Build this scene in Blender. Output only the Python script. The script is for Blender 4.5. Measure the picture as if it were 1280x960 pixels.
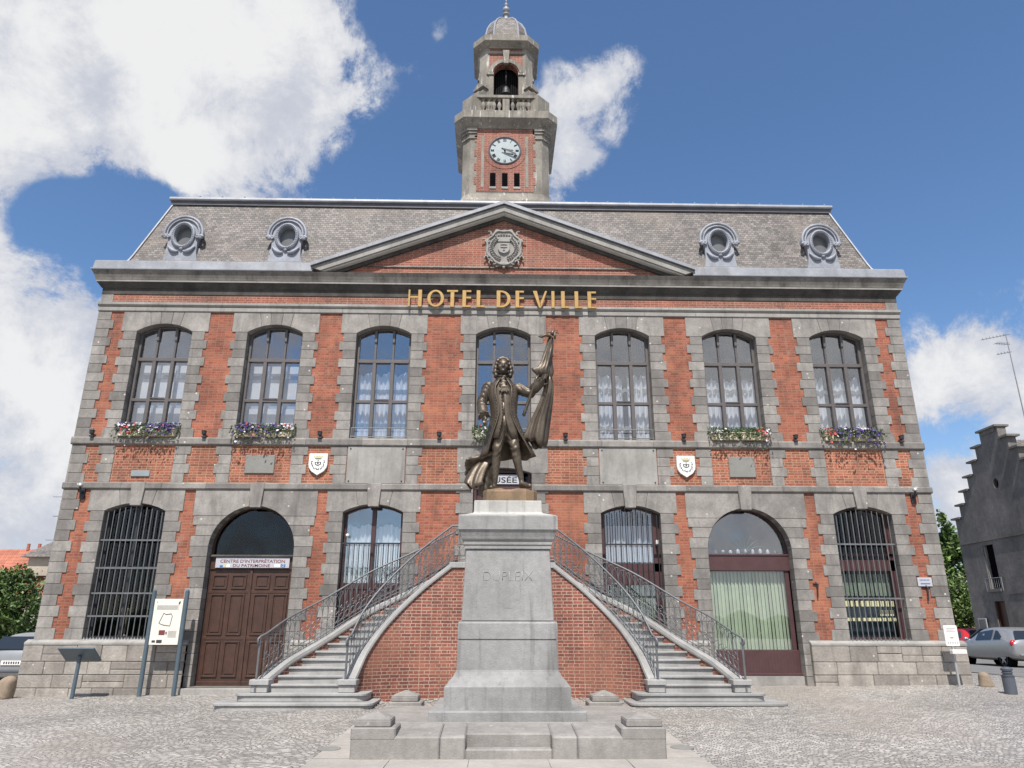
import bpy, bmesh, math, random
from mathutils import Vector, Matrix
from mathutils.geometry import tessellate_polygon
R = math.radians
PI = math.pi
random.seed(7)
for o in list(bpy.data.objects):
    bpy.data.objects.remove(o)
S = bpy.context.scene
COL = S.collection

# ------------------------------------------------------------------ camera, sky, sun, exposure
CAM_POS = Vector((-0.1523, -19.2976, 1.65))
YAW, PITCH, ROLL, FPX = 0.020843, 0.324545, 0.001717, 912.0
cam = bpy.data.cameras.new('camera')
camo = bpy.data.objects.new('camera', cam)
COL.objects.link(camo)
fw = Vector((math.sin(YAW) * math.cos(PITCH), math.cos(YAW) * math.cos(PITCH), math.sin(PITCH)))
rt = Vector((math.cos(YAW), -math.sin(YAW), 0))
up = rt.cross(fw)
r2 = rt * math.cos(ROLL) + up * math.sin(ROLL)
u2 = -rt * math.sin(ROLL) + up * math.cos(ROLL)
M = Matrix(((r2.x, u2.x, -fw.x), (r2.y, u2.y, -fw.y), (r2.z, u2.z, -fw.z))).to_4x4()
M.translation = CAM_POS
camo.matrix_world = M
cam.sensor_fit = 'HORIZONTAL'
cam.sensor_width = 36.0
cam.lens = 36.0 * FPX / 1280.0
cam.clip_start = 0.1
cam.clip_end = 3000
S.camera = camo

SUN_EL, SUN_AZ_OFF = R(57), R(7)          # sun high behind the viewer, a little to the left
sdir = Vector((-math.sin(SUN_AZ_OFF) * math.cos(SUN_EL), -math.cos(SUN_AZ_OFF) * math.cos(SUN_EL), math.sin(SUN_EL)))
sl = bpy.data.lights.new('sun', 'SUN')
sl.energy = 4.9
sl.angle = R(0.53)
sl.color = (1.0, 0.95, 0.88)
so = bpy.data.objects.new('sun', sl)
COL.objects.link(so)
so.rotation_euler = sdir.to_track_quat('Z', 'Y').to_euler()

S.view_settings.view_transform = 'Standard'
S.view_settings.look = 'None'
S.view_settings.gamma = 1
S.view_settings.exposure = 0.42
S.view_settings.use_curve_mapping = False
S.cycles.use_denoising = True
S.cycles.max_bounces = 8
S.cycles.transparent_max_bounces = 16
S.cycles.sample_clamp_indirect = 6


def pix_dir(x, y):
    d = r2 * ((x - 640) / FPX) - u2 * ((y - 480) / FPX) + fw
    return d.normalized()


class NT:
    def __init__(s, nt):
        s.nt = nt

    def n(s, t, **kw):
        nd = s.nt.nodes.new(t)
        for k, v in kw.items():
            setattr(nd, k, v)
        return nd

    def l(s, a, b):
        s.nt.links.new(a, b)

    def _in(s, sock, v):
        if v is None:
            return
        if hasattr(v, 'is_output'):
            s.l(v, sock)
        else:
            try:
                sock.default_value = v
            except Exception:
                sock.default_value = tuple(v) + (1.0,)

    def math(s, op, a, b=None, c=None, clamp=False):
        nd = s.n('ShaderNodeMath', operation=op)
        nd.use_clamp = clamp
        for i, v in enumerate((a, b, c)):
            s._in(nd.inputs[i], v)
        return nd.outputs[0]

    def vmath(s, op, a, b=None, out=0):
        nd = s.n('ShaderNodeVectorMath', operation=op)
        s._in(nd.inputs[0], a)
        s._in(nd.inputs[1], b)
        return nd.outputs[out]

    def mr(s, v, a, b, c, d, smooth=False):
        nd = s.n('ShaderNodeMapRange')
        if smooth:
            nd.interpolation_type = 'SMOOTHSTEP'
        s._in(nd.inputs[0], v)
        for i, q in enumerate((a, b, c, d)):
            s._in(nd.inputs[i + 1], q)
        return nd.outputs[0]

    def noise(s, vec, scale, detail=4, rough=0.55, dist=0.0):
        nd = s.n('ShaderNodeTexNoise')
        s._in(nd.inputs['Vector'], vec)
        nd.inputs['Scale'].default_value = scale
        nd.inputs['Detail'].default_value = detail
        nd.inputs['Roughness'].default_value = rough
        nd.inputs['Distortion'].default_value = dist
        return nd.outputs[0]

    def mix(s, f, a, b, mode='MIX'):
        nd = s.n('ShaderNodeMix', data_type='RGBA', blend_type=mode)
        s._in(nd.inputs[0], f)
        s._in(nd.inputs[6], a)
        s._in(nd.inputs[7], b)
        return nd.outputs[2]

    def scale_vec(s, v, sc):
        nd = s.n('ShaderNodeVectorMath', operation='MULTIPLY')
        s._in(nd.inputs[0], v)
        nd.inputs[1].default_value = sc
        return nd.outputs[0]


# ---- sky with clouds placed by direction
W = bpy.data.worlds.new('World')
S.world = W
W.use_nodes = True
wt = W.node_tree
wt.nodes.clear()
w = NT(wt)
sky = w.n('ShaderNodeTexSky', sky_type='NISHITA')
sky.sun_disc = False
sky.sun_elevation = SUN_EL
sky.sun_rotation = PI + SUN_AZ_OFF
sky.air_density = 1.0
sky.dust_density = 0.6
sky.ozone_density = 1.5
tc = w.n('ShaderNodeTexCoord')
d0 = w.vmath('NORMALIZE', tc.outputs['Generated'])
warp = w.n('ShaderNodeTexNoise')
warp.inputs['Scale'].default_value = 5.0
warp.inputs['Detail'].default_value = 6.0
w.l(d0, warp.inputs['Vector'])
wo = w.vmath('SUBTRACT', warp.outputs['Color'], (0.5, 0.5, 0.5))
dw = w.vmath('ADD', d0, w.scale_vec(wo, (0.16, 0.16, 0.16)))
BL = [  # cloud patches: px, py of the direction, angular radius, weight
    (60, 60, .22, 1.1), (200, 70, .22, 1.2), (330, 70, .17, 1.1), (250, 150, .14, 1.0), (400, 120, .12, .95), (160, 140, .13, 1.0),
    (20, 190, .10, .8), (300, 205, .09, .8), (455, 125, .06, .6), (365, 225, .07, .45), (-120, 120, .25, 1.1), (-60, 0, .2, 1.1),
    (20, 330, .09, .9), (70, 420, .12, 1.0), (40, 520, .12, .9), (100, 340, .06, .6), (-60, 430, .2, 1.1), (20, 620, .11, .85), (110, 560, .1, .8), (170, 300, .04, .45),
    (725, 125, .055, .95), (745, 110, .05, .8), (700, 190, .05, .9), (697, 235, .04, .75), (760, 150, .035, .6), (690, 140, .06, .8),
    (1180, 455, .075, .95), (1255, 450, .09, 1.0), (1150, 490, .05, .6), (1330, 470, .12, 1.0), (1230, 500, .05, .6),
    (1190, 610, .06, .8), (1215, 590, .05, .75), (1170, 640, .06, .6),
    (540, 40, .025, .28), (540, 178, .025, .36), (1140, 410, .04, .3)]
acc = None
for px, py, rad, wgt in BL:
    dd = pix_dir(px, py)
    dist = w.vmath('DISTANCE', dw, tuple(dd), out=1)
    v = w.mr(dist, 0.0, rad * 1.25, wgt, 0.0)
    acc = v if acc is None else w.math('SMOOTH_MAX', acc, v, 0.08)
for dx, dy, dz, rad, wgt in [(-.5, -.8, .35, .5, .9), (.3, -.85, .3, .55, 1.0), (.75, -.55, .45, .4, .8), (-.9, -.2, .4, .4, .9), (0, -.7, .75, .35, .6), (.95, .1, .25, .3, .7)]:
    dd = Vector((dx, dy, dz)).normalized()
    dist = w.vmath('DISTANCE', dw, tuple(dd), out=1)
    acc = w.math('MAXIMUM', acc, w.mr(dist, 0.0, rad, wgt, 0.0))
for px, py, rad, wgt in [(125, 262, .085, .9), (190, 275, .07, .8), (70, 250, .05, .5), (500, 215, .09, .9), (425, 95, .03, .55), (470, 30, .05, .5), (230, 320, .05, .6), (130, 325, .03, .4)]:
    dist = w.vmath('DISTANCE', dw, tuple(pix_dir(px, py)), out=1)
    acc = w.math('SUBTRACT', acc, w.mr(dist, 0.0, rad * 1.3, wgt, 0.0))
nz = w.noise(d0, 9.0, 15, .72, .25)
amp = w.mr(acc, 0.0, .35, .2, 2.3)
dens = w.math('ADD', acc, w.math('MULTIPLY', w.math('SUBTRACT', nz, .5), amp))
cmask = w.mr(dens, .15, .56, 0.0, 1.0, True)
nz2 = w.noise(w.vmath('ADD', d0, (0.0, 0.0, .06)), 7.0, 8, .6, .2)
thick = w.mr(w.math('ADD', dens, w.math('MULTIPLY', w.math('SUBTRACT', nz2, .5), 2.2)), .25, 1.1, 0.0, 1.0, True)
ccol = w.mix(thick, (.66, .69, .78, 1), (1.0, 1.0, 1.0, 1))
skyb = w.n('ShaderNodeBackground')
skyb.inputs['Strength'].default_value = 0.112
sz = w.n('ShaderNodeSeparateXYZ')
w.l(d0, sz.inputs[0])
tint = w.mix(w.mr(sz.outputs[2], .04, .34, 0.0, 1.0, True), (.90, .93, 1.0, 1), (.75, .915, 1.065, 1))
skyc = w.mix(1.0, sky.outputs[0], tint, 'MULTIPLY')
w.l(skyc, skyb.inputs['Color'])
clb = w.n('ShaderNodeBackground')
clb.inputs['Strength'].default_value = 0.66
w.l(ccol, clb.inputs['Color'])
mx = w.n('ShaderNodeMixShader')
w.l(w.math('MULTIPLY', cmask, .97), mx.inputs[0])
w.l(skyb.outputs[0], mx.inputs[1])
w.l(clb.outputs[0], mx.inputs[2])
wout = w.n('ShaderNodeOutputWorld')
w.l(mx.outputs[0], wout.inputs[0])


# ------------------------------------------------------------------ materials
MATS = {}


def newmat(name):
    m = bpy.data.materials.new(name)
    m.use_nodes = True
    nt = m.node_tree
    nt.nodes.clear()
    k = NT(nt)
    b = k.n('ShaderNodeBsdfPrincipled')
    o = k.n('ShaderNodeOutputMaterial')
    k.l(b.outputs[0], o.inputs[0])
    MATS[name] = m
    return m, k, b


def pos(k):
    return k.n('ShaderNodeNewGeometry').outputs['Position']


def mat(name, base, rough=.7, var=.15, scale=3.0, bump=.0, bscale=40.0, metal=0.0, island=0.0, stain=None, stain_amt=0.0, spots=0.0, spec=None, streak=0.0, drips=0.0):
    """plain surface: base colour varied by noise, by piece, with optional stains, lichen spots and rain streaks"""
    m, k, b = newmat(name)
    p = pos(k)
    n1 = k.noise(p, scale, 6, .6)
    f = k.mr(n1, .3, .7, 1 - var, 1 + var)
    n2 = k.noise(p, scale * 9, 3, .6)
    f = k.math('MULTIPLY', f, k.mr(n2, .3, .7, 1 - var * .5, 1 + var * .5))
    if island:
        g = k.n('ShaderNodeNewGeometry')
        f = k.math('MULTIPLY', f, k.mr(g.outputs['Random Per Island'], 0, 1, 1 - island, 1 + island))
    c = k.vmath('SCALE', tuple(base))
    k.l(f, c.node.inputs['Scale'])
    col = c
    if stain is not None:
        sn = k.noise(k.scale_vec(p, (1.0, 1.0, .35)), scale * .8, 7, .65)
        col = k.mix(k.math('MULTIPLY', k.mr(sn, .45, .72, 0, 1, True), stain_amt), col, tuple(stain) + (1,))
    if streak:
        sn = k.noise(k.scale_vec(p, (5.0, 5.0, .35)), 1.6, 5, .6)
        col = k.mix(k.math('MULTIPLY', k.mr(sn, .52, .75, 0, 1, True), streak), col, (.035, .033, .03, 1))
    if drips:
        dn = k.noise(k.scale_vec(p, (6.0, 6.0, .55)), 1.5, 4, .6, .4)
        col = k.mix(k.math('MULTIPLY', k.mr(dn, .615, .66, 0, 1, True), drips), col, (.55, .54, .52, 1))
    if spots:
        vn = k.n('ShaderNodeTexVoronoi')
        vn.inputs['Scale'].default_value = 3.2
        k.l(p, vn.inputs['Vector'])
        sp = k.math('MULTIPLY', k.mr(vn.outputs['Distance'], .05, .10, 1, 0), spots)
        col = k.mix(sp, col, (.6, .58, .52, 1))
    k.l(col, b.inputs['Base Color'])
    b.inputs['Roughness'].default_value = rough
    b.inputs['Metallic'].default_value = metal
    if spec is not None:
        b.inputs['Specular IOR Level'].default_value = spec
    if bump:
        bn = k.n('ShaderNodeBump')
        bn.inputs['Strength'].default_value = bump
        bn.inputs['Distance'].default_value = .02
        k.l(k.noise(p, bscale, 5, .6), bn.inputs['Height'])
        k.l(bn.outputs[0], b.inputs['Normal'])
    return m


def brickmat(name, c1, c2, mortar, bw=.225, rh=.071, ms=.011, rough=.85, var=.2, patch=.25, bump=.5, patch_col=None, offs=.5, soot=0.0, fleck=0.0, sq=1.0, salt=0.0):
    m, k, b = newmat(name)
    tcn = k.n('ShaderNodeTexCoord')
    uv = tcn.outputs['UV']
    p = pos(k)
    wn = k.n('ShaderNodeTexNoise')
    wn.inputs['Scale'].default_value = 14
    k.l(uv, wn.inputs['Vector'])
    wob = k.vmath('ADD', uv, k.scale_vec(k.vmath('SUBTRACT', wn.outputs['Color'], (.5, .5, .5)), (.012, .012, 0)))
    bt = k.n('ShaderNodeTexBrick', offset=offs, squash=sq, squash_frequency=2)
    bt.inputs['Scale'].default_value = 1.0
    bt.inputs['Brick Width'].default_value = bw
    bt.inputs['Row Height'].default_value = rh
    bt.inputs['Mortar Size'].default_value = ms
    bt.inputs['Mortar Smooth'].default_value = .3
    bt.inputs['Bias'].default_value = 0.0
    bt.inputs['Color1'].default_value = tuple(c1) + (1,)
    bt.inputs['Color2'].default_value = tuple(c2) + (1,)
    bt.inputs['Mortar'].default_value = tuple(mortar) + (1,)
    k.l(wob, bt.inputs['Vector'])
    n1 = k.noise(p, .9, 6, .6)
    n2 = k.noise(p, 30, 3, .7)
    f = k.math('MULTIPLY', k.mr(n1, .3, .7, 1 - patch, 1 + patch), k.mr(n2, .3, .7, 1 - var, 1 + var))
    c = k.vmath('SCALE', bt.outputs['Color'])
    k.l(f, c.node.inputs['Scale'])
    col = c
    if patch_col is not None:
        n3 = k.noise(p, .6, 5, .65, .5)
        col = k.mix(k.math('MULTIPLY', k.mr(n3, .5, .68, 0, 1, True), .55), col, tuple(patch_col) + (1,))
    if soot:
        n4 = k.noise(k.scale_vec(p, (1.2, 1.2, .4)), 1.7, 6, .65)
        col = k.mix(k.math('MULTIPLY', k.mr(n4, .5, .75, 0, 1, True), soot), col, (.05, .035, .03, 1))
    if salt:
        n6 = k.noise(k.scale_vec(p, (1.6, 1.6, .7)), 1.3, 8, .72, .6)
        col = k.mix(k.math('MULTIPLY', k.mr(n6, .56, .74, 0, 1, True), salt), col, (.46, .37, .31, 1))
    if fleck:
        n5 = k.noise(p, 24, 3, .6)
        col = k.mix(k.math('MULTIPLY', k.mr(n5, .62, .72, 0, 1), fleck), col, (.5, .47, .43, 1))
    k.l(col, b.inputs['Base Color'])
    b.inputs['Roughness'].default_value = rough
    bn = k.n('ShaderNodeBump')
    bn.inputs['Strength'].default_value = bump
    bn.inputs['Distance'].default_value = .012
    h = k.math('ADD', k.math('SUBTRACT', 1.0, bt.outputs['Fac']), k.math('MULTIPLY', n2, .4))
    k.l(h, bn.inputs['Height'])
    k.l(bn.outputs[0], b.inputs['Normal'])
    return m


BRICK = brickmat('brick_pier', (.325, .098, .054), (.20, .058, .035), (.255, .145, .10), ms=.0085, patch=.36, var=.24, patch_col=(.40, .165, .092), soot=.6, sq=.55, salt=.25)
BRICK_R = brickmat('brick_repointed', (.335, .106, .058), (.19, .06, .035), (.34, .22, .15), ms=.009, patch=.32, var=.24, soot=.45, sq=.55, salt=.18)
BRICK_S = brickmat('brick_stair', (.25, .075, .05), (.135, .046, .036), (.34, .245, .185), ms=.0095, patch=.34, var=.26, patch_col=(.28, .125, .08), soot=.45, sq=.55, salt=.28)
BRICK_T = brickmat('brick_tower', (.27, .09, .06), (.18, .065, .046), (.29, .19, .15), ms=.0095, soot=.5, sq=.55, patch=.3)
BRICK_F = brickmat('brick_frieze', (.29, .092, .055), (.19, .065, .042), (.30, .20, .155), ms=.0095, soot=.5, sq=.55, patch=.3)
SLATE = brickmat('roof_slate', (.205, .178, .162), (.085, .078, .074), (.045, .04, .038), bw=.125, rh=.08, ms=.006, rough=.65, var=.4, patch=.26, patch_col=(.18, .145, .12), fleck=.5, soot=.35)
STONE = mat('blue_limestone', (.215, .199, .184), .8, .25, 2.4, .4, 36, island=.30, stain=(.115, .106, .097), stain_amt=.7, spots=.8, streak=.3)
STONE_L = mat('pale_limestone', (.28, .268, .25), .8, .16, 1.6, .25, 45, island=.1, stain=(.15, .142, .13), stain_amt=.6, streak=.25)
STONE_C = mat('cornice_stone', (.17, .158, .143), .85, .25, 2.4, .25, 40, stain=(.045, .042, .038), stain_amt=.8, streak=.45)
STONE_D = mat('shade_darkened_stone', (.065, .06, .055), .95, .35, 2.0, .25, 40, stain=(.022, .021, .02), stain_amt=.8, streak=.4)  # base darkened to paint in the soffit shade, stains and streaks over it
ASHLAR = brickmat('plinth_ashlar', (.315, .285, .252), (.25, .228, .205), (.33, .31, .28), bw=.74, rh=.295, ms=.012, rough=.85, var=.16, patch=.2, bump=.3, patch_col=(.22, .2, .18), offs=.37)
STONE_T = mat('tower_stone', (.235, .214, .183), .85, .26, 1.6, .3, 30, stain=(.10, .092, .076), stain_amt=.7, streak=.45, drips=.75)
MONU = mat('monument_stone', (.25, .246, .24), .75, .2, 1.3, .3, 42, stain=(.13, .128, .122), stain_amt=.75, streak=.4)
MONU_B = mat('monument_base_stone', (.262, .245, .228), .85, .2, 1.6, .35, 40, stain=(.15, .138, .125), stain_amt=.6, streak=.2, spots=.4)
STEP = mat('step_stone', (.295, .29, .282), .75, .15, 1.7, .2, 50, island=.1, stain=(.17, .165, .155), stain_amt=.55)
MORTAR = mat('lime_mortar', (.15, .14, .125), .95, .2, 4)
ZINC = mat('zinc_sheet', (.25, .26, .285), .55, .18, 2.2, .05, 20, metal=.15, stain=(.15, .15, .16), stain_amt=.6, streak=.15)
ZINC_O = mat('zinc_ornament', (.265, .28, .32), .6, .18, 5, .06, 20, metal=.1, stain=(.14, .145, .16), stain_amt=.55)
ZINC_D = mat('zinc_dark_edge', (.10, .10, .115), .5, .2, 3)
BRONZE = mat('statue_bronze', (.118, .093, .069), .46, .28, 5, .2, 50, metal=.55, stain=(.035, .031, .026), stain_amt=.65)
BRONZE_B = mat('bronze_plinth', (.22, .145, .085), .6, .25, 5, .2, 60, metal=.3, stain=(.12, .1, .07), stain_amt=.5)
GOLD = mat('gilded_letters', (.36, .225, .075), .5, .15, 8, metal=.3)
WOOD = mat('brown_door_paint', (.056, .025, .016), .5, .25, 4, .08, 30)
FRAME_W = mat('window_frame_brown', (.10, .088, .085), .5, .12, 5)
FRAME_P = mat('maroon_frame', (.068, .030, .031), .45, .15, 4)
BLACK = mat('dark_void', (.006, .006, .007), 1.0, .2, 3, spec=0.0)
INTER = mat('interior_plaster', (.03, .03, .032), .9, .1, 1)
CURT = mat('white_curtain', (.80, .80, .80), .9, .05, 4)
BLIND = mat('pale_blind', (.66, .70, .74), .8, .05, 4)
SLATB = mat('green_blind_slat', (.45, .53, .37), .7, .05, 4)
IRON = mat('wrought_iron_grey', (.14, .147, .155), .5, .2, 8, metal=.25)
IRON_D = mat('dark_iron', (.035, .036, .04), .5, .2, 8, metal=.3)
POST_B = mat('blue_grey_post', (.075, .105, .13), .4, .1, 6)
WHITE = mat('white_enamel', (.74, .73, .70), .4, .05, 6)
PANEL = mat('cream_panel', (.70, .66, .58), .5, .04, 5)
INK = mat('black_ink', (.035, .035, .04), .6, .05, 5)
INK_R = mat('maroon_ink', (.16, .035, .04), .6, .05, 5)
INK_B = mat('blue_print', (.05, .14, .33), .6, .05, 5)
INK_Y = mat('yellow_print', (.50, .48, .30), .6, .05, 5)
INK_G = mat('grey_print', (.35, .34, .32), .6, .05, 5)
SIGN_G = mat('grey_sign_face', (.42, .42, .455), .5, .04, 5)
PLAQ = mat('grey_plaque', (.21, .205, .19), .8, .1, 4)
PLAQ_B = mat('bluish_plaque', (.22, .26, .28), .7, .1, 4)
CREAM = mat('cream_planter', (.58, .50, .36), .7, .12, 6)
LEAF = mat('petunia_leaf', (.055, .095, .03), .6, .3, 12, island=.4)
PET_P = mat('purple_petals', (.062, .036, .15), .6, .2, 12, island=.5)
PET_W = mat('white_petals', (.52, .48, .52), .6, .1, 12, island=.25)
PET_R = mat('red_petals', (.42, .045, .05), .6, .2, 12, island=.3)
TREE_L = mat('tree_leaf', (.062, .112, .026), .55, .3, 1.2, island=.5)
TREE_M = mat('tree_leaf_light', (.095, .15, .035), .55, .3, 1.2, island=.5)
BARK = mat('tree_bark', (.11, .085, .06), .9, .3, 5, .4, 20)
TILE = brickmat('red_roof_tile', (.42, .15, .085), (.33, .11, .07), (.2, .08, .05), bw=.22, rh=.3, ms=.02, patch=.2)
RENDER_G = mat('grey_render', (.15, .14, .132), .9, .3, .7, .4, 14, stain=(.085, .08, .08), stain_amt=.7, streak=.35)
RENDER_B = mat('beige_render', (.38, .33, .27), .9, .15, .7)
CARS = mat('silver_paint', (.34, .345, .35), .28, .03, 3, metal=.55)
CARR = mat('red_paint', (.50, .022, .025), .3, .03, 3)
TYRE = mat('tyre_rubber', (.018, .018, .018), .8, .2, 6)
RIM = mat('alloy_rim', (.40, .40, .41), .35, .08, 6, metal=.6)
CGLASS = mat('car_glass', (.02, .026, .035), .06, .05, 3)
TAIL = mat('red_lamp', (.45, .02, .03), .2, .1, 5)
BOULD = mat('guard_stone', (.24, .185, .135), .85, .25, 4, .4, 25)
BOLL = mat('bollard_paint', (.075, .085, .105), .45, .12, 6)
GALV = mat('galvanised_post', (.42, .42, .43), .45, .1, 6, metal=.5)
SLABM = mat('paving_slab', (.33, .305, .275), .85, .14, 1.3, .2, 40, stain=(.23, .215, .2), stain_amt=.5)
ANT = mat('aerial_metal', (.22, .22, .235), .5, .1, 6, metal=.4)
CLOCK = mat('clock_enamel', (.27, .32, .335), .35, .1, 6)


def glass(name, tint, ior, dark=0.0):
    m = bpy.data.materials.new(name)
    m.use_nodes = True
    nt = m.node_tree
    nt.nodes.clear()
    k = NT(nt)
    tr = k.n('ShaderNodeBsdfTransparent')
    tr.inputs[0].default_value = tuple(tint) + (1,)
    gl = k.n('ShaderNodeBsdfGlossy')
    gl.inputs['Roughness'].default_value = .015
    gm = k.n('ShaderNodeNewGeometry')
    cs = k.math('ABSOLUTE', k.vmath('DOT_PRODUCT', gm.outputs['Incoming'], gm.outputs['Normal'], out=1))
    f0 = ((ior - 1) / (ior + 1)) ** 2
    fr = k.math('ADD', f0, k.math('MULTIPLY', 1 - f0, k.math('POWER', k.math('SUBTRACT', 1.0, cs, clamp=True), 5.0)))
    mxs = k.n('ShaderNodeMixShader')
    k.l(fr, mxs.inputs[0])
    k.l(tr.outputs[0], mxs.inputs[1])
    k.l(gl.outputs[0], mxs.inputs[2])
    o = k.n('ShaderNodeOutputMaterial')
    k.l(mxs.outputs[0], o.inputs[0])
    return m


GLASS = glass('window_glass', (.93, .95, .98), 2.8)
GLASS_D = glass('dim_glass', (.75, .77, .78), 1.45)


def setts():
    m, k, b = newmat('granite_setts')
    p = pos(k)
    sx = k.n('ShaderNodeSeparateXYZ')
    k.l(p, sx.inputs[0])
    wn = k.n('ShaderNodeTexNoise')
    wn.inputs['Scale'].default_value = 3.0
    k.l(p, wn.inputs['Vector'])
    wv = k.vmath('SUBTRACT', wn.outputs['Color'], (.5, .5, .5))
    ws = k.n('ShaderNodeSeparateXYZ')
    k.l(wv, ws.inputs[0])
    # segmental arcs 1.5 m wide, axes running away from the town hall at a slant
    xs = k.math('ADD', sx.outputs[0], k.math('MULTIPLY', sx.outputs[1], -.30))
    xs = k.math('ADD', xs, k.math('MULTIPLY', k.math('SUBTRACT', k.noise(p, .5, 2, .5), .5), 1.2))
    fr = k.math('SUBTRACT', k.math('FRACT', k.math('DIVIDE', xs, 1.25)), .5)
    arc = k.math('MULTIPLY', k.math('MULTIPLY', fr, fr), 1.25)
    v = k.math('ADD', k.math('ADD', sx.outputs[1], arc), k.math('MULTIPLY', ws.outputs[1], .16))
    u = k.math('ADD', xs, k.math('MULTIPLY', ws.outputs[0], .16))
    cb = k.n('ShaderNodeCombineXYZ')
    k.l(u, cb.inputs[0])
    k.l(v, cb.inputs[1])
    bt = k.n('ShaderNodeTexBrick', offset=.5)
    bt.inputs['Scale'].default_value = 1
    bt.inputs['Brick Width'].default_value = .10
    bt.inputs['Row Height'].default_value = .082
    bt.inputs['Mortar Size'].default_value = .009
    bt.inputs['Mortar Smooth'].default_value = .6
    bt.inputs['Color1'].default_value = (.47, .44, .405, 1)
    bt.inputs['Color2'].default_value = (.235, .222, .207, 1)
    bt.inputs['Mortar'].default_value = (.205, .19, .17, 1)
    k.l(cb.outputs[0], bt.inputs['Vector'])
    n1 = k.noise(p, .35, 6, .6)
    n2 = k.noise(p, 25, 3, .6)
    f = k.math('MULTIPLY', k.mr(n1, .3, .7, .74, 1.2), k.mr(n2, .3, .7, .8, 1.2))
    c = k.vmath('SCALE', bt.outputs['Color'])
    k.l(f, c.node.inputs['Scale'])
    n3 = k.noise(p, .22, 5, .6, .4)
    col = k.mix(k.math('MULTIPLY', k.mr(n3, .45, .62, 0, 1, True), .45), c, (.335, .29, .25, 1))
    n4 = k.noise(p, .9, 7, .7, .5)
    col = k.mix(k.math('MULTIPLY', k.mr(n4, .55, .72, 0, 1, True), .4), col, (.17, .155, .135, 1))
    k.l(col, b.inputs['Base Color'])
    b.inputs['Roughness'].default_value = .5
    bn = k.n('ShaderNodeBump')
    bn.inputs['Strength'].default_value = .9
    bn.inputs['Distance'].default_value = .035
    h = k.math('ADD', k.math('SUBTRACT', 1.0, bt.outputs['Fac']), k.math('MULTIPLY', k.noise(p, 16, 3, .6), .9))
    k.l(h, bn.inputs['Height'])
    k.l(bn.outputs[0], b.inputs['Normal'])
    return m


SETTS = setts()
ASPH = mat('worn_asphalt', (.16, .155, .15), .85, .15, 1.0, .3, 60)

# ------------------------------------------------------------------ mesh helpers


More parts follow.
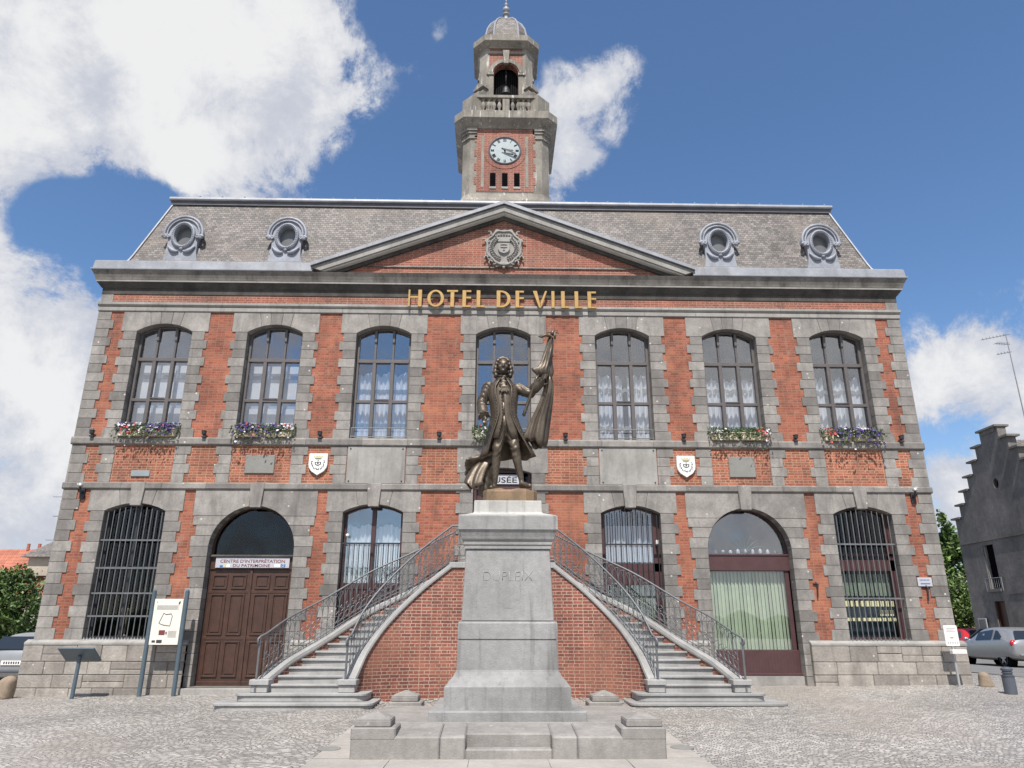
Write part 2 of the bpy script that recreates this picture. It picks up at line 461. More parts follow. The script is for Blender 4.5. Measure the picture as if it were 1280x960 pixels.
class MB:
    """collects shapes into one mesh"""

    def __init__(s):
        s.v = []
        s.f = []
        s.uv = {}

    def add(s, vs, fs, uv=None):
        o = len(s.v)
        s.v += [tuple(q) for q in vs]
        for i, f in enumerate(fs):
            if uv:
                s.uv[len(s.f)] = uv[i]
            s.f.append(tuple(o + j for j in f))
        return s

    def box(s, x0, x1, y0, y1, z0, z1):
        vs = [(x0, y0, z0), (x1, y0, z0), (x1, y1, z0), (x0, y1, z0), (x0, y0, z1), (x1, y0, z1), (x1, y1, z1), (x0, y1, z1)]
        return s.add(vs, [(0, 3, 2, 1), (4, 5, 6, 7), (0, 1, 5, 4), (1, 2, 6, 5), (2, 3, 7, 6), (3, 0, 4, 7)])

    def frustum(s, cx, cy, z0, z1, a0, b0, a1, b1):
        vs = [(cx + i * a0, cy + j * b0, z0) for i, j in ((-1, -1), (1, -1), (1, 1), (-1, 1))]
        vs += [(cx + i * a1, cy + j * b1, z1) for i, j in ((-1, -1), (1, -1), (1, 1), (-1, 1))]
        return s.add(vs, [(3, 2, 1, 0), (4, 5, 6, 7), (0, 1, 5, 4), (1, 2, 6, 5), (2, 3, 7, 6), (3, 0, 4, 7)])

    def prism(s, poly, a, b, holes=(), axis='y', back=True):
        """polygon (2-D, counter-clockwise) extruded along an axis from a to b"""
        def P(q, t):
            if axis == 'y':
                return (q[0], t, q[1])
            if axis == 'x':
                return (t, q[0], q[1])
            return (q[0], q[1], t)
        loops = [list(poly)] + [list(h) for h in holes]
        flat = [q for l in loops for q in l]
        tris = tessellate_polygon([[Vector((q[0], q[1], 0)) for q in l] for l in loops])
        n = len(flat)
        vs = [P(q, a) for q in flat] + [P(q, b) for q in flat]
        fs = []
        if not holes and len(poly) <= 4:
            fs.append(tuple(range(n)))
            if back:
                fs.append(tuple(reversed(range(n, 2 * n))))
        else:
            for t in tris:
                fs.append(tuple(t))
                if back:
                    fs.append((t[2] + n, t[1] + n, t[0] + n))
        o = 0
        for l in loops:
            m = len(l)
            for i in range(m):
                j = (i + 1) % m
                fs.append((o + j, o + i, o + i + n, o + j + n))
            o += m
        return s.add(vs, fs)

    def tube(s, pts, r, n=6, closed=False, cap=True):
        pts = [Vector(p) for p in pts]
        m = len(pts)
        rs = r if isinstance(r, (list, tuple)) else [r] * m
        vs = []
        prev = None
        for i, p in enumerate(pts):
            if closed:
                t = pts[(i + 1) % m] - pts[i - 1]
            else:
                t = pts[min(i + 1, m - 1)] - pts[max(i - 1, 0)]
            t = t.normalized() if t.length > 1e-9 else Vector((0, 0, 1))
            if prev is None:
                a = Vector((0, 0, 1)) if abs(t.z) < .9 else Vector((1, 0, 0))
                u = t.cross(a).normalized()
            else:
                u = (prev - t * prev.dot(t))
                u = u.normalized() if u.length > 1e-6 else t.orthogonal().normalized()
            prev = u
            v = t.cross(u)
            for k in range(n):
                an = 2 * PI * k / n
                vs.append(p + (u * math.cos(an) + v * math.sin(an)) * rs[i])
        fs = []
        for i in range(m if closed else m - 1):
            for k in range(n):
                a, b2 = i * n + k, i * n + (k + 1) % n
                c, d = ((i + 1) % m) * n + (k + 1) % n, ((i + 1) % m) * n + k
                fs.append((a, b2, c, d))
        if cap and not closed:
            fs.append(tuple(reversed(range(n))))
            fs.append(tuple(range((m - 1) * n, m * n)))
        return s.add(vs, fs)

    def lathe(s, prof, cx, cy, n=16, z0=0, sx=1, sy=1, rot=0):
        vs, fs = [], []
        for r, z in prof:
            for k in range(n):
                an = 2 * PI * k / n + rot
                vs.append((cx + r * sx * math.cos(an), cy + r * sy * math.sin(an), z0 + z))
        for i in range(len(prof) - 1):
            for k in range(n):
                fs.append((i * n + k, i * n + (k + 1) % n, (i + 1) * n + (k + 1) % n, (i + 1) * n + k))
        fs.append(tuple(reversed(range(n))))
        fs.append(tuple(range((len(prof) - 1) * n, len(prof) * n)))
        return s.add(vs, fs)

    def sweep(s, prof, path, closed_prof=True):
        """profile (list of (outward, up)) swept along a plan path of (pos, outward normal); mitred by the caller"""
        vs, fs = [], []
        m = len(prof)
        for p, nrm in path:
            for o, h in prof:
                vs.append((p[0] + nrm[0] * o, p[1] + nrm[1] * o, p[2] + h))
        for i in range(len(path) - 1):
            for k in range(m if closed_prof else m - 1):
                a, b2 = i * m + k, i * m + (k + 1) % m
                fs.append((a, b2, b2 + m, a + m))
        if closed_prof:
            fs.append(tuple(reversed(range(m))))
            fs.append(tuple(range((len(path) - 1) * m, len(path) * m)))
        return s.add(vs, fs)

    def ico(s, c, r, sub=1, sq=(1, 1, 1)):
        bm = bmesh.new()
        bmesh.ops.create_icosphere(bm, subdivisions=sub, radius=1)
        vs = [(c[0] + v.co.x * r * sq[0], c[1] + v.co.y * r * sq[1], c[2] + v.co.z * r * sq[2]) for v in bm.verts]
        fs = [tuple(v.index for v in f.verts) for f in bm.faces]
        bm.free()
        return s.add(vs, fs)

    def build(s, name, m, parent=None, smooth=False, bevel=0, label=None, sub=0, recalc=True):
        me = bpy.data.meshes.new(name)
        me.from_pydata(s.v, [], s.f)
        if s.uv or True:
            uvl = me.uv_layers.new(name='UVMap')
            vco = [Vector(q) for q in s.v]
            for pi, pl in enumerate(me.polygons):
                if pi in s.uv:
                    for li, q in zip(pl.loop_indices, s.uv[pi]):
                        uvl.data[li].uv = q
                    continue
                nx, ny, nzz = (abs(c) for c in pl.normal)
                for li, vi in zip(pl.loop_indices, pl.vertices):
                    q = vco[vi]
                    if nzz > .92:
                        uvl.data[li].uv = (q.x, q.y)
                    elif nx > ny:
                        uvl.data[li].uv = (q.y, q.z)
                    else:
                        uvl.data[li].uv = (q.x, q.z)
        if recalc:
            bm = bmesh.new()
            bm.from_mesh(me)
            bmesh.ops.recalc_face_normals(bm, faces=bm.faces)
            bm.to_mesh(me)
            bm.free()
        if smooth:
            for pl in me.polygons:
                pl.use_smooth = True
        me.materials.append(m)
        o = bpy.data.objects.new(name, me)
        COL.objects.link(o)
        if parent is not None:
            o.parent = parent
        if bevel:
            bv = o.modifiers.new('bevel', 'BEVEL')
            bv.width = bevel
            bv.segments = 1
            bv.limit_method = 'ANGLE'
            bv.angle_limit = R(40)
        if sub:
            sb = o.modifiers.new('sub', 'SUBSURF')
            sb.levels = sub
            sb.render_levels = sub
        if label:
            o['label'] = label
        return o


def tag(o, label, cat, group=None):
    o['label'] = label
    o['category'] = cat
    if group:
        o['group'] = group
    return o


def thing(name, label, cat, loc=(0, 0, 0), rz=0, group=None):
    o = bpy.data.objects.new(name, None)
    COL.objects.link(o)
    o.location = loc
    o.rotation_euler = (0, 0, rz)
    o.empty_display_size = .2
    return tag(o, label, cat, group)


def copy_tree(o, parent=None):
    c = o.copy()
    COL.objects.link(c)
    if parent is not None:
        c.parent = parent
    for ch in list(o.children):
        copy_tree(ch, c)
    return c


def structure(o):
    o['kind'] = 'structure'
    return o


def text(name, s, cx, y, cz, width, height, m, parent, ext=.004, bold=0.0, rx=90, slant=None):
    """flat lettering standing on a wall that faces the viewer"""
    cu = bpy.data.curves.new(name, 'FONT')
    cu.body = s
    cu.size = 1
    cu.align_x = 'CENTER'
    cu.align_y = 'CENTER'
    cu.resolution_u = 3
    cu.offset = bold
    cu.extrude = 0
    to = bpy.data.objects.new(name, cu)
    COL.objects.link(to)
    bpy.context.view_layer.update()
    dg = bpy.context.evaluated_depsgraph_get()
    me = bpy.data.meshes.new_from_object(to.evaluated_get(dg))
    bpy.data.objects.remove(to)
    xs = [v.co.x for v in me.vertices]
    ys = [v.co.y for v in me.vertices]
    sx = width / (max(xs) - min(xs))
    sy = height / (max(ys) - min(ys))
    mx_, my_ = (max(xs) + min(xs)) / 2, (max(ys) + min(ys)) / 2
    for v in me.vertices:
        q = ((v.co.x - mx_) * sx, (v.co.y - my_) * sy)
        v.co = (cx + q[0], y, cz + q[1])
    bm = bmesh.new()
    bm.from_mesh(me)
    g = bmesh.ops.extrude_face_region(bm, geom=bm.faces[:])
    for e in g['geom']:
        if isinstance(e, bmesh.types.BMVert):
            e.co.y -= ext
    bmesh.ops.recalc_face_normals(bm, faces=bm.faces)
    bm.to_mesh(me)
    bm.free()
    me.materials.clear()
    me.materials.append(m)
    o = bpy.data.objects.new(name, me)
    COL.objects.link(o)
    o.parent = parent
    return o


def cr(pts, t):
    """Catmull-Rom through (t, x, y, ...) knots"""
    ks = [p[0] for p in pts]
    i = 0
    while i < len(ks) - 2 and t > ks[i + 1]:
        i += 1
    p1, p2 = pts[i], pts[i + 1]
    p0 = pts[i - 1] if i > 0 else None
    p3 = pts[i + 2] if i + 2 < len(pts) else None
    h = p2[0] - p1[0]
    f = (t - p1[0]) / h
    out = []
    for d in range(1, len(p1)):
        m1 = (p2[d] - p0[d]) / (p2[0] - p0[0]) if p0 else (p2[d] - p1[d]) / h
        m2 = (p3[d] - p1[d]) / (p3[0] - p1[0]) if p3 else (p2[d] - p1[d]) / h
        f2, f3 = f * f, f * f * f
        out.append((2 * f3 - 3 * f2 + 1) * p1[d] + (f3 - 2 * f2 + f) * h * m1 + (-2 * f3 + 3 * f2) * p2[d] + (f3 - f2) * h * m2)
    return out


# ------------------------------------------------------------------ ground
def gz(x, y):
    t = max(0.0, min(1.1, (y + 8.5) / 8.5))
    xe = min(12, x) - 1.5 * max(0, x - 13)
    return t * (.25 + .012 * max(-14 if x < 0 else -3, xe))


xs = [-900, -400, -200, -120, -80, -60, -45] + [-34 + 2 * i for i in range(34)] + [45, 60, 80, 120, 200, 400, 900]
ys = [-900, -300, -120, -60, -40, -30, -24] + [-20 + 1.0 * i for i in range(45)] + [30, 45, 60, 80, 120, 200, 400, 900]
g = MB()
for yy in ys:
    for xx in xs:
        g.v.append((xx, yy, gz(xx, yy)))
nx = len(xs)
for j in range(len(ys) - 1):
    for i in range(nx - 1):
        g.f.append((j * nx + i, j * nx + i + 1, (j + 1) * nx + i + 1, (j + 1) * nx + i))
structure(g.build('cobbled_ground', SETTS, smooth=True))

# flat slabs round the monument and tarmac street on the right
MX, MY = .04, -6.4
sl_ = MB()
out_, inn = 2.62, 2.0
for (x0, x1, y0, y1, n, nj) in [(-out_, out_, -3.1, -2.0, 5, 1), (-out_, out_, 2.0, 2.5, 5, 1), (-out_, -inn, -2, 2, 1, 4), (inn, out_, -2, 2, 1, 4)]:
    for i in range(n):
        a, b_ = x0 + (x1 - x0) * i / n, x0 + (x1 - x0) * (i + 1) / n - .012
        for j in range(nj):
            c0, c1 = y0 + (y1 - y0) * j / nj, y0 + (y1 - y0) * (j + 1) / nj - .012
            vs = [(MX + p, MY + q, gz(MX + p, MY + q) + .008) for p, q in ((a, c0), (b_, c0), (b_, c1), (a, c1))]
            sl_.add(vs, [(0, 1, 2, 3)])
structure(sl_.build('slab_pavement', SLABM))
st = MB()
rows = []
for i in range(13):
    yy = -6 + i * 6.0
    rows.append((14.6 + .02 * i, yy))
for i in range(len(rows) - 1):
    (xa, ya), (xb, yb) = rows[i], rows[i + 1]
    for j in range(8):
        a, b_ = j * 1.1, (j + 1) * 1.1
        vs = [(x, y, gz(x, y) + .03) for x, y in ((xa + a, ya), (xa + b_, ya), (xb + b_, yb), (xb + a, yb))]
        st.add(vs, [(0, 1, 2, 3)])
structure(st.build('side_street', ASPH))

# ------------------------------------------------------------------ town hall
TH = thing('town_hall', 'two storey red brick and grey stone town hall with mansard roof and clock tower', 'town hall')
CX = [-9.57, -6.463, -3.388, 0, 3.388, 6.463, 9.57]
HU, HL, HA, HC = .777, .787, 1.099, .78
HW = 11.5
Z_PL, Z_S2a, Z_S2b, Z_S1a, Z_S1b, Z_LD = 1.40, 5.13, 5.31, 6.33, 6.54, 10.22


def arc_pts(cx, hw, zs, rise, n=12):
    Rr = (hw * hw + rise * rise) / (2 * rise)
    zc = zs + rise - Rr
    a0 = math.asin(min(1, hw / Rr))
    if rise > hw:
        a0 = PI - a0
    return [(cx + Rr * math.sin(a0 - 2 * a0 * i / n), zc + Rr * math.cos(a0 - 2 * a0 * i / n)) for i in range(n + 1)]


def opening(cx, hw, z0, zs, rise, grow=0.0, n=12):
    return [(cx - hw - grow, z0 - grow * 0), (cx + hw + grow, z0 - grow * 0)] + arc_pts(cx, hw + grow, zs, rise + grow, n)


OPS = []      # (cx, hw, z0, zs, rise, kind)
for c in CX:
    OPS.append((c, HU, Z_S1b, 9.62, .235, 'upper'))
for c in (CX[0], CX[2], CX[4], CX[6]):
    OPS.append((c, HL, Z_PL, 4.565, .20, 'lower'))
for c in (CX[1], CX[5]):
    OPS.append((c, HA, .30, 3.668, 1.04, 'arch'))
OPS.append((0, HC, 2.92, 5.62, .14, 'door'))

wall = MB()
holes = []
for (c, h, z0, zs, ri, kd) in OPS:
    z0h = z0
    if kd == 'arch':
        continue
    holes.append(opening(c, h, z0h + .002, zs, ri, .12))
# wall outline dips round the two arched doorways that reach the ground
outl = [(-HW + .01, Z_PL)]
for c in (CX[1], CX[5]):
    ap = arc_pts(c, HA + .12, 3.668, 1.16, 14)
    outl += [(c - HA - .12, Z_PL)] + list(reversed(ap)) + [(c + HA + .12, Z_PL)]
outl += [(HW - .01, Z_PL), (HW - .01, 10.9), (-HW + .01, 10.9)]
wall.prism(outl, 0, .5, holes)
wall.build('front_wall', BRICK, TH)
for nm, sgn in (('side_wall', -1), ('side_wall', 1)):
    q = MB()
    q.box(min(sgn * (HW - .02), sgn * (HW - .5)), max(sgn * (HW - .02), sgn * (HW - .5)), .5, 10.0, 0, 10.9)
    q.build(nm, BRICK, TH)
MB().box(-HW + .02, HW - .02, 9.7, 10.0, 0, 10.9).build('rear_wall', BRICK, TH)
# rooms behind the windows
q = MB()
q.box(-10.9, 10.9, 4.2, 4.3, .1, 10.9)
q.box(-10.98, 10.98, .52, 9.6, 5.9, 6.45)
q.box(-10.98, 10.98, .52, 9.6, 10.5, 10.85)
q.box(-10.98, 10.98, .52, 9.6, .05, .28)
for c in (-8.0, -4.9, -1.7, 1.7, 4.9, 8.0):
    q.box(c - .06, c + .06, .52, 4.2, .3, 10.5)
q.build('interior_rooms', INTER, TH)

# repointed brick band between the two string courses, with the windows' aprons
q = MB()
for x0, x1 in ((-11.2, -.9), (.9, 11.2)):
    q.box(x0, x1, -.006, .01, Z_S2b - .05, Z_S1a + .05)
q.build('apron_brickwork', BRICK_R, TH)


def blocks_jamb(mb, cx, hw, z0, z1, sgn, short=.355, long_=.45, course=.262, y0=-.028, y1=.36, first=0):
    n = max(1, round((z1 - z0) / course))
    hgt = (z1 - z0) / n
    for i in range(n):
        wd = (long_ if (i + first) % 2 == 0 else short) + random.uniform(-.012, .012)
        a, b_ = cx + sgn * hw, cx + sgn * (hw + wd)
        za, zb = z0 + i * hgt, z0 + (i + 1) * hgt - .009
        mb.box(min(a, b_), max(a, b_), y0 + random.uniform(-.003, .003), y1, za, zb)
    return n


def surround(cx, hw, z0, zs, rise, ztop, kd):
    mb = MB()
    for sgn in (-1, 1):
        n = blocks_jamb(mb, cx, hw, z0, zs, sgn)
    ou = .445
    ap = arc_pts(cx, hw, zs, rise, 16)           # right to left
    g_ = .006
    if kd == 'arch':
        # coursed blocks cut by the round arch
        zc = [zs, zs + .27, zs + .54, zs + .78]
        Rr = (hw * hw + rise * rise) / (2 * rise)
        zcen = zs + rise - Rr

        def xa(z):
            return math.sqrt(max(0, Rr * Rr - (z - zcen) ** 2))
        for i in range(3):
            za, zb = zc[i], zc[i + 1] - .009
            wd = .47 if i % 2 == 0 else .37
            for sgn in (-1, 1):
                inn_ = [(cx + sgn * xa(za + (zb - za) * j / 4), za + (zb - za) * j / 4) for j in range(5)]
                poly = inn_ + [(cx + sgn * (hw + wd), zb), (cx + sgn * (hw + wd), za)]
                if sgn > 0:
                    poly = poly[::-1]
                mb.prism(poly, -.028, .36)
        za = zc[3]
        for sgn in (-1, 1):
            inn_ = [(cx + sgn * xa(za + (zs + rise - .004 - za) * j / 8), za + (zs + rise - .004 - za) * j / 8) for j in range(8)]
            kx = .17
            inn_ = [p for p in inn_ if abs(p[0] - cx) > kx] + [(cx + sgn * kx, zcen + math.sqrt(Rr * Rr - kx * kx))]
            poly = inn_ + [(cx + sgn * kx, ztop), (cx + sgn * (hw + .5), ztop), (cx + sgn * (hw + .5), za)]
            if sgn > 0:
                poly = poly[::-1]
            mb.prism(poly, -.028, .36)
        mb.prism([(cx - kx + g_, zcen + math.sqrt(Rr * Rr - kx * kx)), (cx + kx - g_, zcen + math.sqrt(Rr * Rr - kx * kx)), (cx + kx - g_, ztop), (cx - kx + g_, ztop)], -.03, .36)
    else:
        kx = .15
        Rr = (hw * hw + rise * rise) / (2 * rise)
        zcen = zs + rise - Rr

        def za_(x):
            return zcen + math.sqrt(max(0, Rr * Rr - (x - cx) ** 2))
        # springer, haunch, key, haunch, springer with leaning joints
        xb = [-hw, -hw * .52, -kx, kx, hw * .52, hw]
        xt = [-hw - ou, -hw * .62, -kx * 1.15, kx * 1.15, hw * .62, hw + ou]
        for i in range(5):
            b0, b1, t0, t1 = cx + xb[i], cx + xb[i + 1], cx + xt[i], cx + xt[i + 1]
            low = [(b0 + (b1 - b0) * j / 5, za_(b0 + (b1 - b0) * j / 5)) for j in range(6)]
            e = .004
            poly = [(low[0][0] + e, low[0][1])] + low[1:-1] + [(low[-1][0] - e, low[-1][1]), (t1 - e, ztop), (t0 + e, ztop)]
            if i == 0:
                poly = [(cx - hw - ou, zs)] + poly[:-1] + [(cx - hw - ou, ztop)]
            if i == 4:
                poly = poly[:-2] + [(cx + hw + ou, zs), (cx + hw + ou, ztop), poly[-1]]
            mb.prism(poly, -.028, .36)
    o = mb.build('window_surround' if kd != 'door' else 'door_surround', STONE, TH, bevel=.006)
    # mortar bed just behind the block faces
    bed = MB()
    bed.prism([(cx - hw - .345, z0), (cx + hw + .345, z0), (cx + hw + .345, ztop - .01), (cx - hw - .345, ztop - .01)], -.012, .34, [opening(cx, hw + .006, z0 + .02, zs, rise + .006)])
    bed.build('mortar_bed', MORTAR, o)
    return o


for (c, h, z0, zs, ri, kd) in OPS:
    surround(c, h, z0, zs, ri, {'upper': Z_LD, 'lower': Z_S2a, 'arch': Z_S2a, 'door': Z_S1a}[kd], kd)

# keystones running up through the lower string course
for i in (0, 1, 2, 4, 5, 6):
    c = CX[i]
    zb = 4.70 if i not in (1, 5) else 4.66
    k = MB().prism([(c - .14, zb), (c + .14, zb), (c + .19, Z_S2b + .004), (c - .19, Z_S2b + .004)], -.085, .1)
    k.build('keystone', STONE, TH, bevel=.01)

# pilaster blocks between the string courses
for i, c in enumerate(CX):
    if i == 3:
        continue
    for sgn in (-1, 1):
        q = MB()
        blocks_jamb(q, c, HU + .02, Z_S2b, Z_S1a, sgn, .33, .43, .255, first=1, y1=.2)
        q.build('apron_blocks', STONE, TH, bevel=.006)
for i in (2, 4):
    c = CX[i]
    MB().box(c - HU, c + HU, -.035, .1, Z_S2b + .004, Z_S1a - .004).build('stone_panel', STONE_L, TH, bevel=.008)
    q = MB()
    for sx_ in (-1, 1):
        for zz in (Z_S2b + .07, Z_S1a - .07):
            q.ico((c + sx_ * .70, -.04, zz), .022, 1)
    q.build('panel_bolts', IRON_D, TH)

# corner quoins
for sgn in (-1, 1):
    q = MB()
    for (za, zb) in ((Z_PL, Z_S2a), (Z_S2b, Z_S1a), (Z_S1b, Z_LD)):
        n = round((zb - za) / .262)
        hh = (zb - za) / n
        for i in range(n):
            wd = .46 if i % 2 == 0 else .36
            x0, x1 = sgn * (HW - wd), sgn * (HW + .02)
            q.box(min(x0, x1), max(x0, x1), -.028, .38 if i % 2 == 0 else .50, za + i * hh, za + (i + 1) * hh - .009)
    q.build('corner_quoins', STONE, TH, bevel=.006)


def course_blocks(mb, prof, x0, x1, avg, skip=()):
    """a moulded course laid in lengths with fine joints"""
    x = x0
    while x < x1 - .05:
        ln = avg * random.uniform(.8, 1.2)
        e = min(x1, x + ln)
        if x1 - e < .4:
            e = x1
        if not any(a < e and b_ > x for a, b_ in skip):
            mb.prism(prof, x, e - (.006 if e < x1 else 0), axis='x')
        else:
            for a, b_ in skip:
                if a < e and b_ > x:
                    if a > x:
                        mb.prism(prof, x, a, axis='x')
                    if b_ < e:
                        mb.prism(prof, b_, e, axis='x')
        x = e


# string courses (profile in y, z; outward is -y)
q = MB()
course_blocks(q, [(.2, Z_S1a), (-.05, Z_S1a), (-.075, Z_S1a + .03), (-.075, Z_S1b - .04), (-.05, Z_S1b), (.2, Z_S1b)], -HW - .05, HW + .05, 1.3)
q.build('upper_string_course', STONE, TH)
for xa_, xb_ in ((-HW - .05, -HC - .05), (HC + .05, HW + .05)):
    q = MB()
    course_blocks(q, [(.2, Z_S2a), (-.045, Z_S2a), (-.07, Z_S2a + .03), (-.07, Z_S2b - .03), (-.03, Z_S2b), (.2, Z_S2b)], xa_, xb_, 1.3)
    q.build('lower_string_course', STONE, TH)
# ledge under the frieze: two fillets
q = MB()
course_blocks(q, [(.2, 10.22), (-.04, 10.22), (-.055, 10.24), (-.055, 10.34), (-.03, 10.36), (.2, 10.36)], -HW - .03, HW + .03, 1.8)
course_blocks(q, [(.2, 10.37), (-.03, 10.37), (-.09, 10.42), (-.09, 10.49), (-.03, 10.50), (.2, 10.50)], -HW - .06, HW + .06, 1.5)
q.build('frieze_ledge', STONE_L, TH)
MB().box(-HW + .3, HW - .3, -.008, .2, 10.495, 10.78).build('brick_frieze', BRICK_F, TH)
for sgn in (-1, 1):
    q = MB()
    q.box(min(sgn * (HW - .31), sgn * (HW + .02)), max(sgn * (HW - .31), sgn * (HW + .02)), -.02, .4, 10.505, 10.77)
    q.build('frieze_end_block', STONE, TH)


# ---- main cornice, mitred round the front and the sides
def ring_path(z, back=10.0):
    s2 = 1.0
    return [((-HW, back, z), (-1, 0)), ((-HW, 0, z), (-1, -1)), ((HW, 0, z), (1, -1)), ((HW, back, z), (1, 0))]


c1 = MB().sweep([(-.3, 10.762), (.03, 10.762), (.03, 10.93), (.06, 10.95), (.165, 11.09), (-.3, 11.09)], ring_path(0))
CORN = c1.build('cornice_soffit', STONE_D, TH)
c1 = MB().sweep([(-.3, 11.092), (.18, 11.092), (.185, 11.14), (-.3, 11.14)], ring_path(0))
c1.build('cornice_fillet', STONE_L, TH)
c1 = MB().sweep([(-.3, 11.142), (.19, 11.142), (.205, 11.2), (.24, 11.29), (.29, 11.38), (.30, 11.40), (-.3, 11.40)], ring_path(0))
c1.build('cornice_cyma', STONE_C, TH)
PH = 5.52         # half width of the pediment
# lip and zinc gutter stop at the pediment
lip = [(-.3, 11.402), (.31, 11.402), (.325, 11.42), (.325, 11.455), (-.3, 11.455)]
gut = [(-.3, 11.457), (.30, 11.457), (.285, 11.48), (.268, 11.70), (.24, 11.73), (-.3, 11.755)]
for prof, m_, nm in ((lip, ZINC, 'cornice_lip'), (gut, ZINC, 'gutter')):
    for sgn in (-1, 1):
        q = MB()
        pth = [((sgn * HW, 10, 0), (sgn, 0)), ((sgn * HW, 0, 0), (sgn, -1)), ((sgn * PH, 0, 0), (0, -1))]
        q.sweep(prof, pth)
        q.build(nm, m_, TH)
q = MB()
q.prism([(.2, 11.402), (-.2, 11.402), (-.2, 11.45), (-.05, 11.47), (.2, 11.47)], -PH, PH, axis='x')
q.build('pediment_sill', STONE_C, TH)

# ---- pediment
PED = MB()
ZA = 13.82
mm = (ZA - 11.70) / PH          # slope


def chev(d0, d1, xin=0.0):
    """band between depth d0 and d1 under the raking line"""
    def top(x, d):
        return ZA - d - mm * abs(x)
    zb = 11.458

    def xe(d):
        return (ZA - d - zb) / mm
    e0, e1 = min(xe(d0), PH + .05), min(xe(d1), PH + .05)
    pts = [(-e1, top(e1, d1)), (0, top(0, d1)), (e1, top(e1, d1)), (e0, top(e0, d0)), (0, top(0, d0)), (-e0, top(e0, d0))]
    return pts


def chev_add(mb, d0, d1, y0, y1):
    p = chev(d0, d1)
    mb.prism([p[0], p[1], p[4], p[5]], y0, y1)
    mb.prism([p[1], p[2], p[3], p[4]], y0, y1)
    return mb


ty = MB().prism([(-5.0, 11.458), (5.0, 11.458), (0, 13.45)], -.012, .3)
PEDO = ty.build('pediment', BRICK_F, TH)
chev_add(MB(), 0, .105, -.37, .75).build('raking_zinc', ZINC, PEDO)
chev_add(MB(), .107, .125, -.345, .3).build('raking_shadow_gap', ZINC_D, PEDO)
chev_add(MB(), .127, .33, -.30, .3).build('raking_cornice', STONE_L, PEDO)
chev_add(MB(), .332, .375, -.235, .3).build('raking_fillet', mat('limewashed_fillet', (.50, .49, .46), .8, .1, 3), PEDO)
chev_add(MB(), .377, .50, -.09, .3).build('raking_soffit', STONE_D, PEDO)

# carved cartouche on the tympanum
cz = 12.38
cr_ = MB()
outl = []
for i in range(72):
    a = 2 * PI * i / 72
    lob = 1 + .055 * math.cos(8 * a + PI) + .03 * math.cos(16 * a)
    rx, rz = .56 * lob, .62 * lob
    if math.sin(a) < -.75:
        rz *= 1.03
    outl.append((rx * math.cos(a), cz + rz * math.sin(a)))
cr_.prism(outl, -.09, .02)
CREST = cr_.build('carved_crest', STONE_L, PEDO, bevel=.015)
q = MB()
q.tube([(.5 * math.cos(2 * PI * i / 48) * (1 + .05 * math.cos(8 * 2 * PI * i / 48 + PI)), -.10, cz + .55 * math.sin(2 * PI * i / 48) * (1 + .05 * math.cos(8 * 2 * PI * i / 48 + PI))) for i in range(48)], .035, 6, True)
for a in (20, 48, 132, 160, 215, 235, 305, 325):
    ca, sa = math.cos(R(a)), math.sin(R(a))
    for s_ in (-1, 1):
        pts = []
        for j in range(12):
            t = j / 11 * 4.2
            rr = .085 * (1 - j / 14)
            pts.append((.55 * ca + s_ * .05 + rr * math.cos(t * s_ + R(a)), -.11, cz + .6 * sa + rr * math.sin(t * s_ + R(a))))
        q.tube(pts, .022, 5)
q.tube([(.2 * math.cos(PI * i / 10 + PI), -.12, cz - .5 - .08 * math.sin(PI * i / 10)) for i in range(11)], .03, 6)
q.ico((0, -.1, cz - .66), .05, 1)
q.build('scroll_edge', STONE_L, CREST, smooth=True)
q = MB()
q.prism([(-.17, cz + .12), (-.17, cz - .08), (-.12, cz - .17), (0, cz - .22), (.12, cz - .17), (.17, cz - .08), (.17, cz + .12)], -.15, -.08)
q.tube([(-.1, -.155, cz + .06), (0, -.165, cz + .07), (.1, -.155, cz + .06)], .015, 5)
q.tube([(-.1, -.155, cz - .02), (0, -.165, cz - .03), (.1, -.155, cz - .02)], .015, 5)
q.ico((0, -.15, cz - .11), .035, 1)
q.build('shield', STONE_L, CREST)
q = MB()
for i in range(7):
    x = -.21 + .07 * i
    q.ico((x * 1.12, -.12, cz + .37 + .05 * math.cos(x * 7)), .035, 1)
q.prism([(-.19, cz + .22), (.19, cz + .22), (.23, cz + .33), (-.23, cz + .33)], -.13, -.06)
q.prism([(-.17, cz + .17), (.17, cz + .17), (.18, cz + .21), (-.18, cz + .21)], -.15, -.06)
q.build('crown', STONE_L, CREST)
q = MB()
for s_ in (-1, 1):
    for i in range(13):
        t = i / 12
        a = R(-75 + 125 * t)
        x, z = s_ * .36 * math.cos(a), cz - .02 + .36 * math.sin(a)
        for w_ in (-1, 1):
            dx, dz = math.cos(a + PI / 2 + w_ * .8) * .1 * s_, math.sin(a + PI / 2 + w_ * .8) * .1
            q.tube([(x, -.10, z), (x + dx * .5, -.135, z + dz * .5), (x + dx, -.11, z + dz)], [.012, .028, .004], 5)
q.build('laurel_wreath', STONE_L, CREST)

